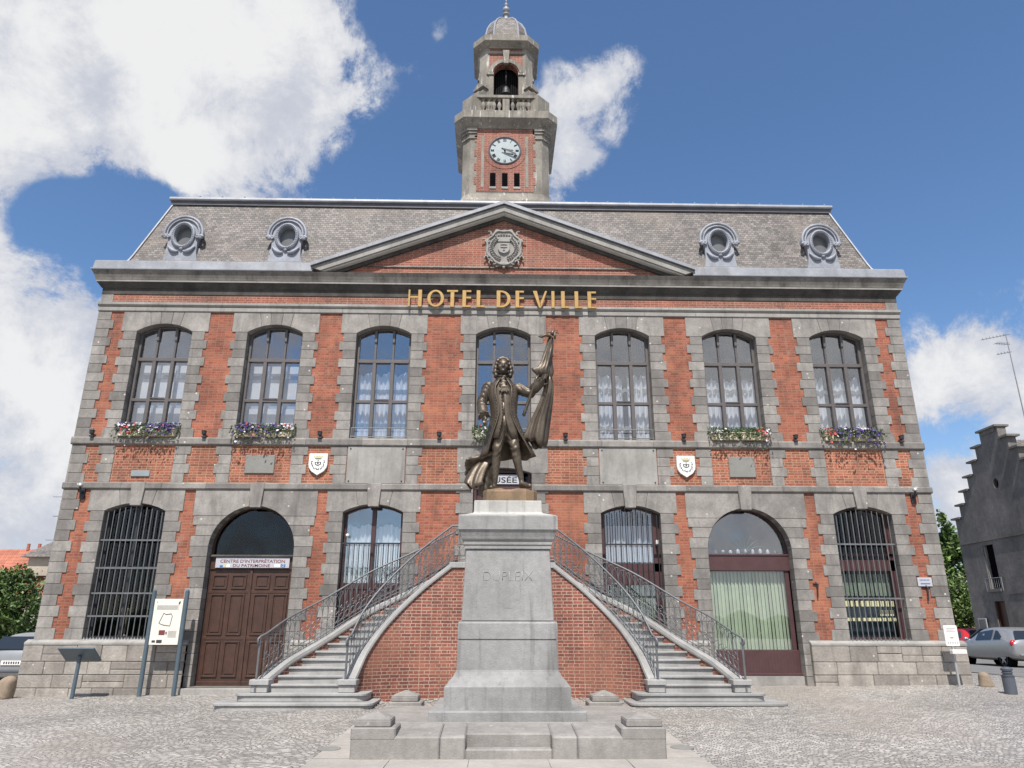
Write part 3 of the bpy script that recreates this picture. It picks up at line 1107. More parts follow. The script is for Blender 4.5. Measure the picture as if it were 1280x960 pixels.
# ---- mansard roof
rf = MB()
x0, y0_, zb_, x1, y1_, zt_ = 11.06, -.05, 11.72, 10.30, .70, 14.18
yb0, yb1 = 10.0, 9.3
prof = [(0, 0), (.16, .10), (.3, .26), (1, 1)]
lv = []
for f_, h_ in [(0, 0), (.11, .055), (.20, .14), (1, 1)]:
    xx = x0 + (x1 - x0) * f_
    yf = y0_ + (y1_ - y0_) * f_
    yb = yb0 + (yb1 - yb0) * f_
    zz = zb_ + (zt_ - zb_) * h_
    lv.append([(-xx, yf, zz), (xx, yf, zz), (xx, yb, zz), (-xx, yb, zz)])
for i in range(3):
    for j in range(4):
        a, b_ = lv[i][j], lv[i][(j + 1) % 4]
        c, d = lv[i + 1][(j + 1) % 4], lv[i + 1][j]
        hz = [0, .28, .55, 2.62]
        u_ = 0 if j % 2 == 0 else 1
        rf.add([a, b_, c, d], [(0, 1, 2, 3)], uv=[[(a[u_], hz[i]), (b_[u_], hz[i]), (c[u_], hz[i + 1]), (d[u_], hz[i + 1])]])
rf.add(lv[3][:], [(0, 1, 2, 3)])
ROOF = rf.build('mansard_roof', SLATE, TH, recalc=True)
for sgn in (-1, 1):
    q = MB()
    q.tube([(sgn * abs(l[1][0]), l[1][1] - .01, l[1][2] + .01) for l in lv], .035, 6)
    q.build('hip_flashing', ZINC, ROOF)
q = MB()
q.box(-x1 - .05, x1 + .05, y1_ - .06, yb1 + .06, zt_ - .02, zt_ + .10)
q.build('ridge_fascia', ZINC_D, ROOF)
q = MB()
q.prism([(y1_ - .12, zt_ + .102), (y1_ - .14, zt_ + .14), (y1_ - .12, zt_ + .215), (y1_ - .02, zt_ + .26), (y1_ + .1, zt_ + .262), (y1_ + .1, zt_ + .102)], -x1 - .09, x1 + .09, axis='x')
q.build('ridge_capping', ZINC, ROOF)
q = MB()
q.add([(-x1, y1_ + .1, zt_ + .25), (x1, y1_ + .1, zt_ + .25), (x1 - 2, 5.0, zt_ + .75), (-x1 + 2, 5.0, zt_ + .75), (-x1, yb1, zt_ + .25), (x1, yb1, zt_ + .25)], [(0, 1, 2, 3), (3, 2, 5, 4), (1, 5, 2), (0, 3, 4)])
q.build('upper_roof', ZINC, ROOF)
q = MB()
i = 0
for sgn in (-1, 1):
    for j in range(13):
        x = sgn * (1.9 + j * .69)
        q.ico((x, y1_ - .05, zt_ + .275), .028, 1)
q.build('ridge_clips', ZINC, ROOF)

# ---- bull's-eye dormers


def dormer(cx):
    zc_, zb = 12.74, 11.86
    d = MB()
    # front plate with the oval hole
    oval = [(cx + .245 * math.cos(2 * PI * i / 32), zc_ + .33 * math.sin(2 * PI * i / 32)) for i in range(32)]
    out = [(cx - .50, zb), (cx + .50, zb), (cx + .44, zb + .32), (cx + .43, zc_ - .18)] + \
          [(cx + .50 * math.cos(PI * i / 18), zc_ + .05 + .50 * math.sin(PI * i / 18)) for i in range(19)] + [(cx - .43, zc_ - .18), (cx - .44, zb + .32)]
    d.prism(out, .05, .16, [oval])
    D = d.build('dormer', ZINC_O, TH)
    # barrel body running back into the slates
    b = MB()
    body = [(cx - .42, zb), (cx + .42, zb), (cx + .42, zc_)] + [(cx + .52 * math.cos(PI * i / 14), zc_ + .05 + .53 * math.sin(PI * i / 14)) for i in range(15)] + [(cx - .42, zc_)]
    b.prism(body, .165, .72, [oval])
    b.build('dormer_body', ZINC_O, D)
    # hood moulding with scroll ends
    h = MB()
    for rr, th, yy in ((.56, .045, .03), (.47, .028, .02)):
        pts = []
        for j in range(8):
            a = PI * 1.0 + (1 - j / 7) * 4.5
            r_ = .015 + .05 * (j / 7)
            pts.append((cx + .52 + r_ * math.cos(a) if False else cx + rr - .03 + .05 * math.cos(-PI / 2 - (1 - j / 7) * 5), yy - .01, zc_ - .06 + .05 * math.sin(-PI / 2 - (1 - j / 7) * 5) + .0))
        arc = [(cx + rr * math.cos(PI * i / 20), yy, zc_ + .04 + (rr + .01) * math.sin(PI * i / 20)) for i in range(21)]
        pts2 = [(2 * cx - p[0], p[1], p[2]) for p in reversed(pts)]
        h.tube(pts + arc + pts2, th, 7)
    h.build('hood_moulding', ZINC_O, D, smooth=True)
    o_ = MB()
    o_.tube([(cx + .305 * math.cos(2 * PI * i / 36), .025, zc_ - .01 + .395 * math.sin(2 * PI * i / 36)) for i in range(36)], .055, 7, True)
    for i in range(40):
        a = 2 * PI * i / 40
        o_.ico((cx + .30 * math.cos(a), -.025, zc_ - .01 + .39 * math.sin(a)), .02, 1)
    o_.build('oval_surround', ZINC_O, D, smooth=True)
    sw = MB()
    for s_ in (-1, 1):
        sw.tube([(cx + s_ * (.40 - .33 * t), .015, zc_ - .30 - .26 * math.sin(PI * (.12 + .88 * t) * .62)) for t in [i / 8 for i in range(9)]], [.02, .035, .05, .06, .065, .06, .05, .04, .03], 6)
    sw.ico((cx, .02, zc_ - .46), .075, 1, (1, .6, .8))
    sw.build('swag', ZINC_O, D, smooth=True)
    fl = MB()
    fl.box(cx - .55, cx + .55, -.02, .12, zb - .05, zb + .0)
    for s_ in (-1, 1):
        fl.prism([(cx + s_ * .47, zb), (cx + s_ * .60, zb), (cx + s_ * .50, zb + .5), (cx + s_ * .46, zb + .5)][::s_], .15, .3)
    fl.build('dormer_flashing', ZINC, D)
    MB().prism([(cx + .25 * math.cos(2 * PI * i / 32), zc_ + .335 * math.sin(2 * PI * i / 32)) for i in range(32)], .20, .215).build('dormer_pane', mat('dormer_glass', (.13, .135, .14), .25, .1, 3), D)
    return D


for c in (-9.52, -6.46, 6.48, 9.58):
    dormer(c)

# ------------------------------------------------------------------ windows and doors


def pleat(mb, x0, x1, y, z0, ztop, amp=.035, per=.13, n=60, ph=0.0):
    """pleated curtain; ztop may be a function of x"""
    vs = []
    for i in range(n + 1):
        x = x0 + (x1 - x0) * i / n
        yy = y + amp * math.sin(2 * PI * x / per + ph) + amp * .5 * math.sin(2 * PI * x / (per * 2.7))
        vs += [(x, yy, z0), (x, yy, ztop(x) if callable(ztop) else ztop)]
    mb.add(vs, [(2 * i, 2 * i + 2, 2 * i + 3, 2 * i + 1) for i in range(n)])


def frame_ring(mb, cx, hw, z0, zs, rise, wd, y0, y1):
    o = opening(cx, hw, z0, zs, rise)
    Rr = (hw * hw + rise * rise) / (2 * rise)
    i_ = [(cx - hw + wd, z0 + wd), (cx + hw - wd, z0 + wd)] + arc_pts(cx, hw - wd, zs - wd * .15, rise - wd * .35, 12)
    mb.prism(o, y0, y1, [i_])


def scallop(z, amp, per):
    return lambda x: z + amp * abs(math.sin(PI * x / per)) + .02 * math.sin(x * 40)


UPW = []
for wi, c in enumerate(CX):
    h = HU - .004
    z0 = Z_S1b + .006
    f = MB()
    zs, ri = 9.62, .23
    frame_ring(f, c, h, z0, zs, ri, .075, .20, .30)
    for x in (-.255, .255):
        f.box(c + x - .05, c + x + .05, .185, .31, z0 + .05, 8.83)
        f.box(c + x - .028, c + x + .028, .205, .29, 8.83, 9.80)
        f.box(c + x - .036, c + x + .036, .17, .205, 9.42, 9.80)
    f.box(c - h + .05, c + h - .05, .18, .31, 8.80, 8.90)
    f.box(c - h + .05, c + h - .05, .19, .305, 7.615, 7.70)
    f.box(c - .2, c + .2, .16, .19, 7.70, 7.725)
    win = f.build('window', FRAME_W, TH, bevel=.006)
    UPW.append(win)
    pn = MB()
    pn.prism(opening(c, h - .03, z0 + .03, zs, ri - .03), .25, .252)
    pn.build('pane', GLASS, win)
    cu = MB()
    if wi in (0, 1):
        # pale inner blinds seen as bright rectangles behind each light
        for k, x in enumerate((-.51, 0.0, .51)):
            for (za, zb) in ((6.6, 6.9), (7.02, 7.52), (7.75, 8.38), (8.5, 8.78)):
                cu.box(c + x - .15, c + x + .235, .52, .53, za, zb)
        cu.build('inner_blind', CURT, win)
        MB().box(c - h, c + h, .60, .61, 6.5, 8.82).build('painted_light_sheet', mat('painted_blue_light', (.34, .44, .60), .8, .05, 3), win)  # pale sheet added to paint bluish light into the lower panes
        MB().box(c - h, c + h, .62, .63, 8.83, 10.0).build('painted_light_sheet', mat('painted_sky_reflection', (.11, .16, .28), .8, .05, 3), win)  # dark blue sheet paints the sky's reflection into the arched top panes
    elif wi == 2:
        pleat(cu, c - h, c + h, .5, 6.55, scallop(8.5, .12, .5))
        cu.build('curtain', CURT, win)
        s_ = MB()
        for za in (7.0, 8.0):
            pleat(s_, c - h, c + h, .47, za, za + .1, .03)
        s_.build('curtain_band', PLAQ_B, win)
    elif wi == 3:
        pass
    else:
        gap = {4: (.02, .17), 5: (.25, .36), 6: (-.32, -.12)}[wi]
        tp = scallop({4: 8.48, 5: 8.40, 6: 8.44}[wi], {4: .13, 5: .10, 6: .16}[wi], {4: .26, 5: .31, 6: .24}[wi])
        pleat(cu, c - h, c + gap[0], .5, 6.55, tp, .035, .11 + .015 * (wi - 4), 40, wi)
        pleat(cu, c + gap[1], c + h, .5, 6.55, tp, .04, .15 - .01 * (wi - 4), 40, wi * 2)
        cu.build('curtain', CURT, win)
        s_ = MB()
        for za in (6.9, 8.02):
            n = 40
            vs = []
            for i in range(n + 1):
                x = c - h + 2 * h * i / n
                b_ = za + .07 * abs(math.sin(PI * x / .26))
                vs += [(x, .455 + .03 * math.sin(2 * PI * x / .13), b_), (x, .455 + .03 * math.sin(2 * PI * x / .13), b_ + .11)]
            s_.add(vs, [(2 * i, 2 * i + 2, 2 * i + 3, 2 * i + 1) for i in range(n)])
        s_.build('curtain_band', INK_G, win)  # grey scalloped strips paint the shadow lying across the curtains
    if wi in (2, 3, 4):
        gr = MB()
        for zz in (6.62, 6.86):
            gr.tube([(c - h, .06, zz), (c + h, .06, zz)], .013, 6)
        for x in (-h + .03, h - .03):
            gr.box(c + x - .012, c + x + .012, .05, .07, 6.545, 6.87)
        gr.build('guard_rail', IRON, win)

# ---- ground floor windows with iron bars


def bars(c, h, zb, zs, ri, n, rails, y=.04, top=None, spikes=False):
    g_ = MB()
    Rr = (h * h + ri * ri) / (2 * ri)
    zc_ = zs + ri - Rr
    for i in range(n):
        x = -h + .09 + (2 * h - .18) * i / (n - 1)
        zt = (zc_ + math.sqrt(Rr * Rr - x * x) - .07) if top is None else top
        g_.tube([(c + x, y, zb), (c + x, y, zt)], .0125, 6)
    for zz in rails:
        g_.box(c - h, c + h, y - .008, y + .03, zz - .02, zz + .02)
    return g_


for wi in (0, 2, 4, 6):
    c = CX[wi]
    h = HL - .004
    z0 = Z_PL + .004
    zs, ri = 4.565, .195
    f = MB()
    frame_ring(f, c, h, z0, zs, ri, .075, .24, .33)
    if wi == 0:
        f.box(c - .04, c + .04, .235, .335, z0, zs + .15)
        f.box(c - h, c + h, .235, .335, 3.1, 3.18)
        w_ = f.build('window', IRON_D, TH)
        MB().prism(opening(c, h - .03, z0 + .03, zs, ri - .03), .28, .286).build('pane', GLASS_D, w_)
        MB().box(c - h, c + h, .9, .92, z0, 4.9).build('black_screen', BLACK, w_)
        bars(c, h, z0, zs, ri, 11, (3.82, 2.5, 3.12, 1.95)).build('grille', IRON, w_)
        q = MB()
        q.lathe([(.10, 0), (.11, .05), (.07, .1), (.085, .6), (.1, .68), (.1, .74)], c - .12, .6, 12, 1.42)
        q.build('turned_exhibit', CREAM, w_)
        sp = MB()
        for i in range(20):
            x = c - h + .05 + (2 * h - .1) * i / 19
            sp.tube([(x, -.02, z0 - .02), (x, -.02, z0 + .05)], [.02, .004], 5)
        sp.build('sill_spikes', GALV, w_)
    elif wi == 2:
        f.box(c - .055, c + .055, .225, .335, z0, zs + .15)
        f.box(c - h, c + h, .23, .335, 2.62, 2.78)
        f.box(c - h, c + h, .25, .31, 1.4, 2.62)
        w_ = f.build('window', FRAME_P, TH, bevel=.008)
        MB().prism(opening(c, h - .03, z0 + .03, zs, ri - .03), .28, .286).build('pane', GLASS, w_)
        cu = MB()
        pleat(cu, c - h, c + h, .46, 2.7, scallop(4.2, .1, .55), .03, .12)
        cu.build('curtain', CURT, w_)
        s_ = MB()
        n = 40
        vs = []
        for i in range(n + 1):
            x = c - h + 2 * h * i / n
            b_ = 2.98 + .12 * abs(math.sin(PI * (x - c) / .42))
            vs += [(x, .41, b_), (x, .41, b_ + .10)]
        s_.add(vs, [(2 * i, 2 * i + 2, 2 * i + 3, 2 * i + 1) for i in range(n)])
        s_.build('curtain_band', INK_G, w_)
        bars(c, h, z0, zs, ri, 12, (3.76, 2.2), top=3.76).build('grille', IRON_D, w_)
        q = MB()
        q.ico((c - h + .12, .16, 3.98), .05, 1)
        q.build('bulb', WHITE, w_)
    elif wi == 4:
        f.box(c - h, c + h, .23, .335, 3.08, 3.30)
        f.box(c - h, c - h + .12, .23, .335, z0, zs)
        f.box(c + h - .18, c + h, .23, .335, z0, zs)
        f.box(c - h, c + h, .235, .33, 2.75, 3.08)
        w_ = f.build('window', FRAME_P, TH, bevel=.008)
        MB().prism(opening(c, h - .03, z0 + .03, zs, ri - .03), .28, .286).build('pane', GLASS, w_)
        cu = MB()
        pleat(cu, c - h, c + h, .5, 3.35, 4.30, .03, .17)
        cu.build('curtain', CURT, w_)
        s_ = MB()
        for i in range(12):
            x = c - h + .1 + i * .125
            s_.box(x, x + .10, .42, .425, 1.4, 2.72)
        s_.build('blind_slats', SLATB, w_)
        bars(c, h, z0, zs, ri, 11, (3.76, 2.45)).build('grille', IRON_D, w_)
        MB().box(c + h - .13, c + h - .07, .05, .2, 3.78, 3.88).build('white_box', WHITE, w_)
    else:
        f.box(c - h, c + h, .23, .335, 3.12, 3.40)
        f.box(c - h, c + h, .23, .335, 3.50, 3.56)
        f.box(c - h, c - h + .1, .23, .335, z0, zs)
        f.box(c + h - .14, c + h, .23, .335, z0, zs)
        w_ = f.build('window', FRAME_P, TH, bevel=.008)
        MB().prism(opening(c, h - .03, z0 + .03, zs, ri - .03), .28, .286).build('pane', GLASS_D, w_)
        s_ = MB()
        for i in range(12):
            x = c - h + .16 + i * .11
            s_.box(x, x + .075, .42, .425, 2.5, 3.05)
        s_.build('blind_slats', SLATB, w_)
        s_ = MB()
        for i in range(10):
            x = c - h + .13 + i * .13
            for za, zb in ((2.23, 2.37), (1.87, 1.95)):
                s_.box(x, x + .095, .265, .27, za, zb)
        for i in range(3):
            x = c + .22 + i * .13
            s_.box(x, x + .095, .265, .27, 2.0, 2.14)
        s_.build('pale_squares', INK_Y, w_, label='row of pale yellow squares on the lower panes')
        MB().box(c - h, c + h, .6, .62, 1.4, 2.35).build('lower_screen', POST_B, w_)
        bars(c, h, z0, zs, ri, 11, (3.79, 2.42)).build('grille', IRON, w_)
        sp = MB()
        for i in range(15):
            x = c - h + .05 + (2 * h - .1) * i / 14
            sp.tube([(x, -.03, z0 - .01), (x, -.03, z0 + .06)], [.022, .006], 5)
        sp.build('sill_spikes', IRON, w_)

# ---- plinth in ashlar, each length butted to the door openings
cap = [(.3, 1.28), (-.16, 1.28), (-.16, 1.33), (-.02, Z_PL), (.3, Z_PL)]
for x0, x1 in ((-HW - .15, CX[1] - HA - .16), (CX[1] + HA + .16, CX[5] - HA - .16), (CX[5] + HA + .16, HW + .15)):
    q = MB()
    q.box(x0 + .01, x1 - .01, -.13, .3, -.3, 1.278)
    o = q.build('plinth', MORTAR, TH)
    q = MB()
    zr = [-.05, .30, .60, .90, 1.278]
    for za, zb in zip(zr, zr[1:]):
        x = x0
        while x < x1 - .01:
            e = min(x1, x + random.uniform(.42, 1.05))
            if x1 - e < .3:
                e = x1
            zz = zb - .010
            if random.random() < .22 and e - x > .5:
                zm = za + (zb - za) * random.uniform(.4, .6)
                q.box(x, e - .010, -.145 - random.uniform(0, .012), .2, za, zm - .009)
                q.box(x, e - .010, -.145 - random.uniform(0, .012), .2, zm, zz)
            else:
                q.box(x, e - .010, -.145 - random.uniform(0, .014), .2, za, zz)
            x = e
    q.build('plinth_blocks', mat('plinth_block_stone', (.275, .249, .222), .88, .24, 2.6, .6, 22, island=.24, stain=(.16, .142, .125), stain_amt=.65, spots=.6, streak=.2) if 'plinth_block_stone' not in MATS else MATS['plinth_block_stone'], o, bevel=.012)
    q = MB()
    q.prism(cap, x0, x1, axis='x')
    q.build('plinth_capping', STONE_L, o)
for sgn in (-1, 1):
    q = MB()
    q.box(min(sgn * (HW + .13), sgn * (HW - .3)), max(sgn * (HW + .13), sgn * (HW - .3)), .3, 10, -.3, 1.34)
    q.build('side_plinth', ASHLAR, TH)

# jamb stones of the two arched doorways below plinth level are in the surround; thresholds here
for c in (CX[1], CX[5]):
    MB().box(c - HA - .15, c + HA + .15, -.30, .5, 0, .295).build('threshold', STONE_L, TH, bevel=.01)

# ---- left arched door
c = CX[1]
h = HA - .005
f = MB()
frame_ring(f, c, h, .30, 3.668, 1.035, .05, .27, .36)
f.box(c - h, c + h, .22, .36, 3.38, 3.41)
DL = f.build('arched_door', WOOD, TH, bevel=.006)
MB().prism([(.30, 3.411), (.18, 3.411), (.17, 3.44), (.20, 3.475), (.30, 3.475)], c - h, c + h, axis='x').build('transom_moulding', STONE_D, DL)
MB().box(c - h, c + h, .25, .34, 3.115, 3.378).build('header_board', WOOD, DL)
MB().prism([(c - h + .05, 3.48), (c + h - .05, 3.48)] + arc_pts(c, h - .05, 3.668, .99, 16), .30, .306).build('lunette_pane', GLASS_D, DL)
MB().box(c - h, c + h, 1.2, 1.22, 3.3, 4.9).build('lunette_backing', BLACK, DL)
for sgn in (-1, 1):
    lf = MB()
    xa, xb = (c - h + .02, c - .012) if sgn < 0 else (c + .012, c + h - .02)
    lf.box(xa, xb, .285, .34, .305, 3.11)
    leaf = lf.build('door_leaf', WOOD, DL)
    pm = MB()
    wdt = (xb - xa)
    cols = [(xa + .10, xa + wdt / 2 - .05), (xa + wdt / 2 + .05, xb - .10)]
    for (pa, pb) in cols:
        for za, zb in ((2.62, 2.98), (1.50, 2.50), (.52, 1.36)):
            # sunk field with a raised moulding and a raised centre
            o_ = [(pa, za), (pb, za), (pb, zb), (pa, zb)]
            i_ = [(pa + .035, za + .035), (pb - .035, za + .035), (pb - .035, zb - .035), (pa + .035, zb - .035)]
            pm.prism(o_, .255, .29, [i_])
            pm.box(pa + .075, pb - .075, .268, .29, za + .075, zb - .075)
    pm.box(xa, xb, .262, .286, .305, .42)
    for zz in (1.43, 2.56):
        pm.box(xa, xb, .276, .286, zz - .04, zz + .04)
    pm.build('door_panels', WOOD, leaf, bevel=.008)
MB().box(c - .03, c + .03, .25, .29, .32, 3.10).build('meeting_bead', WOOD, DL)

sg = thing('information_sign', "pale grey sign reading Centre d'Interprétation du Patrimoine over the brown door", 'sign', (0, 0, 0))
MB().box(-7.40, -5.50, .20, .24, 3.145, 3.405).build('sign_board', SIGN_G, sg, bevel=.006)
text('lettering', "CENTRE D'INTERPRÉTATION", -6.45, .199, 3.325, 1.66, .10, INK_R, sg, .003, .01)
text('lettering', "DU PATRIMOINE", -6.47, .199, 3.205, .95, .075, INK_R, sg, .003, .01)
q = MB()
q.box(-7.28, -7.20, .196, .2, 3.16, 3.21)
q.box(-5.72, -5.60, .196, .2, 3.165, 3.245)
q.build('blue_logo', INK_B, sg)
MB().box(-7.19, -7.12, .196, .2, 3.16, 3.24).build('yellow_logo', INK_Y, sg)
q = MB()
q.box(-7.11, -7.02, .196, .2, 3.16, 3.23)
q.box(-5.88, -5.73, .196, .2, 3.165, 3.235)
q.build('white_logo', WHITE, sg)
q = MB()
q.tube([(-5.66 + .03 * math.cos(t * PI / 6), .194, 3.205 + .03 * math.sin(t * PI / 6)) for t in range(12)], .005, 4, True)
q.build('logo_ring', WHITE, sg)

# ---- right arched window with green blinds
c = CX[5]
f = MB()
frame_ring(f, c, h, .30, 3.668, 1.035, .045, .27, .36)
f.box(c - h, c + h, .23, .36, 3.12, 3.50)
f.box(c - h, c + h, .21, .36, 3.50, 3.54)
f.box(c - h, c - h + .08, .27, .36, .55, 3.2)
f.box(c + h - .14, c + h, .27, .36, .55, 3.2)
f.box(c - h, c + h, .24, .36, .60, 1.16)
f.box(c - h, c + h, .20, .36, .56, .62)
RW = f.build('arched_window', FRAME_P, TH, bevel=.006)
q = MB()
for i in range(26):
    x = c - h + .1 + (2 * h - .2) * i / 25
    q.box(x - .002, x + .002, .236, .241, .66, 1.12)
q.build('board_grooves', FRAME_P, RW)
MB().box(c - h - .0, c + h, .1, .5, .30, .555).build('sill_block', STONE_L, RW)
MB().prism([(c - h + .05, 3.55), (c + h - .05, 3.55)] + arc_pts(c, h - .05, 3.668, .99, 16), .30, .306).build('lunette_pane', GLASS, RW)
MB().add([(c - h + .05, .30, 1.17), (c + h - .05, .30, 1.17), (c + h - .05, .30, 3.11), (c - h + .05, .30, 3.11)], [(0, 1, 2, 3)]).build('pane', GLASS, RW)
s_ = MB()
for i in range(21):
    x = c - h + .14 + i * .095
    tw = .5 + .12 * math.sin(i * 1.7)
    dx, dy = .056 * math.cos(tw), .056 * math.sin(tw)
    s_.add([(x - dx, .44 - dy, 1.17), (x + dx, .44 + dy, 1.17), (x + dx, .44 + dy, 3.1), (x - dx, .44 - dy, 3.1)], [(0, 1, 2, 3)])
s_.build('blind_slats', MATS['green_blind_slat'], RW)
MB().box(c - h, c + h, .75, .77, .5, 3.3).build('room_screen', INTER, RW)
q = MB()
rnd = random.Random(3)
for i in range(9):
    x = c - .75 + i * .2
    q.ico((x, .5, 3.62 + rnd.uniform(0, .03)), rnd.uniform(.03, .06), 1, (1, 1, rnd.uniform(.8, 2)))
q.build('ornaments', CURT, RW)
q = MB()
for i in range(7):
    a = R(20 + i * 22)
    pts = [(c + .02 + .5 * t * math.cos(a) * 1.1, .5, 3.58 + .5 * t * math.sin(a) - .22 * t * t + .25 * t) for t in [j / 6 for j in range(7)]]
    q.tube(pts, [.022 * (1 - j / 7) + .004 for j in range(7)], 5)
q.build('potted_palm', LEAF, RW)

# ---- centre door at the head of the stairs
f = MB()
f.box(-HC, -HC + .09, .15, .33, 2.925, 5.72)
f.box(HC - .09, HC, .15, .33, 2.925, 5.72)
f.box(-HC, HC, .14, .33, 5.20, 5.34)
f.prism([(-HC, 5.66), (HC, 5.66), (HC, 5.62)] + arc_pts(0, HC, 5.62, .135, 10)[1:], .16, .33)
CD = f.build('centre_door', FRAME_P, TH, bevel=.006)
MB().box(-HC + .09, HC - .09, .24, .30, 2.93, 5.2).build('door_leaf', FRAME_P, CD)
MB().box(-HC + .09, HC - .09, .30, .31, 5.34, 5.68).build('transom_pane', GLASS_D, CD)
sg = thing('museum_sign', 'pale grey Musée sign above the door behind the statue', 'sign')
MB().box(-.60, .52, .10, .13, 5.345, 5.60).build('sign_board', SIGN_G, sg)
text('lettering', 'MUSÉE', -.04, .099, 5.475, .86, .19, INK, sg, .003, .012)

# ------------------------------------------------------------------ clock tower
TX, TY = .06, 2.96


def oct_(a, ch, cx=TX, cy=TY):
    """square of half width a with corners cut by ch"""
    b_ = a - ch
    return [(cx + x, cy + y) for x, y in ((-b_, -a), (b_, -a), (a, -b_), (a, b_), (b_, a), (-b_, a), (-a, b_), (-a, -b_))]


def oct_loft(mb, levels):
    """stack of (z, half width, chamfer)"""
    n = 8
    vs = []
    for z, a, ch in levels:
        vs += [(x, y, z) for x, y in oct_(a, ch)]
    fs = [tuple(reversed(range(8)))]
    for i in range(len(levels) - 1):
        for k in range(8):
            fs.append((i * 8 + k, i * 8 + (k + 1) % 8, (i + 1) * 8 + (k + 1) % 8, (i + 1) * 8 + k))
    fs.append(tuple(range((len(levels) - 1) * 8, len(levels) * 8)))
    return mb.add(vs, fs)


tw = MB()
oct_loft(tw, [(13.9, 1.60, .25), (14.95, 1.58, .25), (15.12, 1.50, .25), (15.26, 1.46, .25), (17.62, 1.46, .25)])
TW = tw.build('clock_tower', STONE_T, TH)
for sx_ in (-1, 1):
    for sy_ in (-1, 1):
        q = MB()
        for za, zb_c, a_ in ((17.40, 17.44, 1.50), (17.441, 17.60, 1.475), (17.601, 17.70, 1.51), (17.701, 17.79, 1.55)):
            p = [(.97, -a_), (a_ - .25, -a_), (a_, -(a_ - .25)), (a_, -.97), (1.3, -.97), (.97, -1.3)]
            p = [(TX + sx_ * x, TY - sy_ * y) for x, y in p]
            q.prism(p if sx_ * sy_ < 0 else p[::-1], za, zb_c, axis='z')
        q.build('tower_capital', STONE_T, TW)
q = MB()
oct_loft(q, [(17.80, 1.50, .26), (17.86, 1.53, .26), (17.94, 1.62, .3), (18.02, 1.71, .33), (18.04, 1.74, .33), (18.06, 1.76, .33), (18.34, 1.76, .33), (18.39, 1.70, .33)])
q.build('tower_cornice', STONE_T, TW)
# brick panel, front and sides, with toothed edges
for rot in (0, 1, 3):
    q = MB()
    nz_ = 18
    zs_ = [15.33 + (17.795 - 15.33) * i / nz_ for i in range(nz_ + 1)]
    L_, R_ = [], []
    for i in range(nz_):
        o_ = .95 if (i // 2) % 2 == 0 else 1.03
        L_ += [(-o_, zs_[i]), (-o_, zs_[i + 1])]
        R_ += [(o_, zs_[i]), (o_, zs_[i + 1])]
    poly = R_ + L_[::-1]
    sl3 = []
    for sx_ in (-.40, .0, .40):
        sl3.append([(sx_ - .095, 15.52), (sx_ + .095, 15.52), (sx_ + .095, 16.05), (sx_ - .095, 16.05)])
    q.prism(poly, -1.475, -1.40, sl3 if rot == 0 else ())
    an = rot * PI / 2
    q.v = [(TX + x * math.cos(an) - y * math.sin(an) - (.03 if rot == 0 else 0), TY + x * math.sin(an) + y * math.cos(an), z) for x, y, z in q.v]
    q.build('brick_panel', BRICK_T, TW)
q = MB()
for sx_ in (-.40, .0, .40):
    q.box(TX - .03 + sx_ - .11, TX - .03 + sx_ + .11, TY - 1.4995, TY - 1.40, 15.44, 15.515)
q.build('slit_sills', STONE_L, TW)
q = MB()
for sx_ in (-.40, .0, .40):
    q.box(TX - .03 + sx_ - .094, TX - .03 + sx_ + .094, TY - 1.463, TY - 1.4615, 15.521, 16.049)
q.build('slit_openings', BLACK, TW)
# clock
KX, KY, KZ = .025, TY - 1.476, 16.925
q = MB()
ring = [(KX + .72 * math.cos(2 * PI * i / 40), KZ + .72 * math.sin(2 * PI * i / 40)) for i in range(40)]
q.prism(ring, KY - .012, KY + .02, [[(KX + .53 * math.cos(2 * PI * i / 40), KZ + .53 * math.sin(2 * PI * i / 40)) for i in range(40)]])
q.build('clock_brick_ring', BRICK_T, TW)
for x in (-.74, .74):
    MB().box(KX + x - .05, KX + x + .05, KY - .01, KY + .02, 15.5, 17.5).build('brick_pilaster_strip', STONE_T, TW)
q = MB()
q.tube([(KX + .525 * math.cos(2 * PI * i / 40), KY - .02, KZ + .525 * math.sin(2 * PI * i / 40)) for i in range(40)], .03, 6, True)
q.build('clock_rim', ZINC_D, TW)
q = MB()
q.prism([(KX + .515 * math.cos(2 * PI * i / 40), KZ + .515 * math.sin(2 * PI * i / 40)) for i in range(40)], KY - .012, KY + .02)
q.build('clock_face', CLOCK, TW)
rom = ['XII', 'I', 'II', 'III', 'IIII', 'V', 'VI', 'VII', 'VIII', 'IX', 'X', 'XI']
q = MB()
for i, nm in enumerate(rom):
    a = 2 * PI * i / 12
    ux, uz = math.sin(a), math.cos(a)            # outward
    tx, tz = math.cos(a), -math.sin(a)           # along the rim

    def stroke(x0_, r0, x1_, r1):
        p = [(KX + tx * x0_ + ux * r0, KY - .016, KZ + tz * x0_ + uz * r0), (KX + tx * x1_ + ux * r1, KY - .016, KZ + tz * x1_ + uz * r1)]
        q.tube(p, .0095, 4)
    wch = {'I': .03, 'V': .055, 'X': .055}
    tot = sum(wch[ch] for ch in nm)
    xx = -tot / 2
    for ch in nm:
        w_ = wch[ch]
        m_ = xx + w_ / 2
        if ch == 'I':
            stroke(m_, .36, m_, .47)
        elif ch == 'V':
            stroke(m_ - .02, .47, m_, .36)
            stroke(m_ + .02, .47, m_, .36)
        else:
            stroke(m_ - .022, .47, m_ + .022, .36)
            stroke(m_ + .022, .47, m_ - .022, .36)
        xx += w_
q.build('clock_numerals', INK, TW)
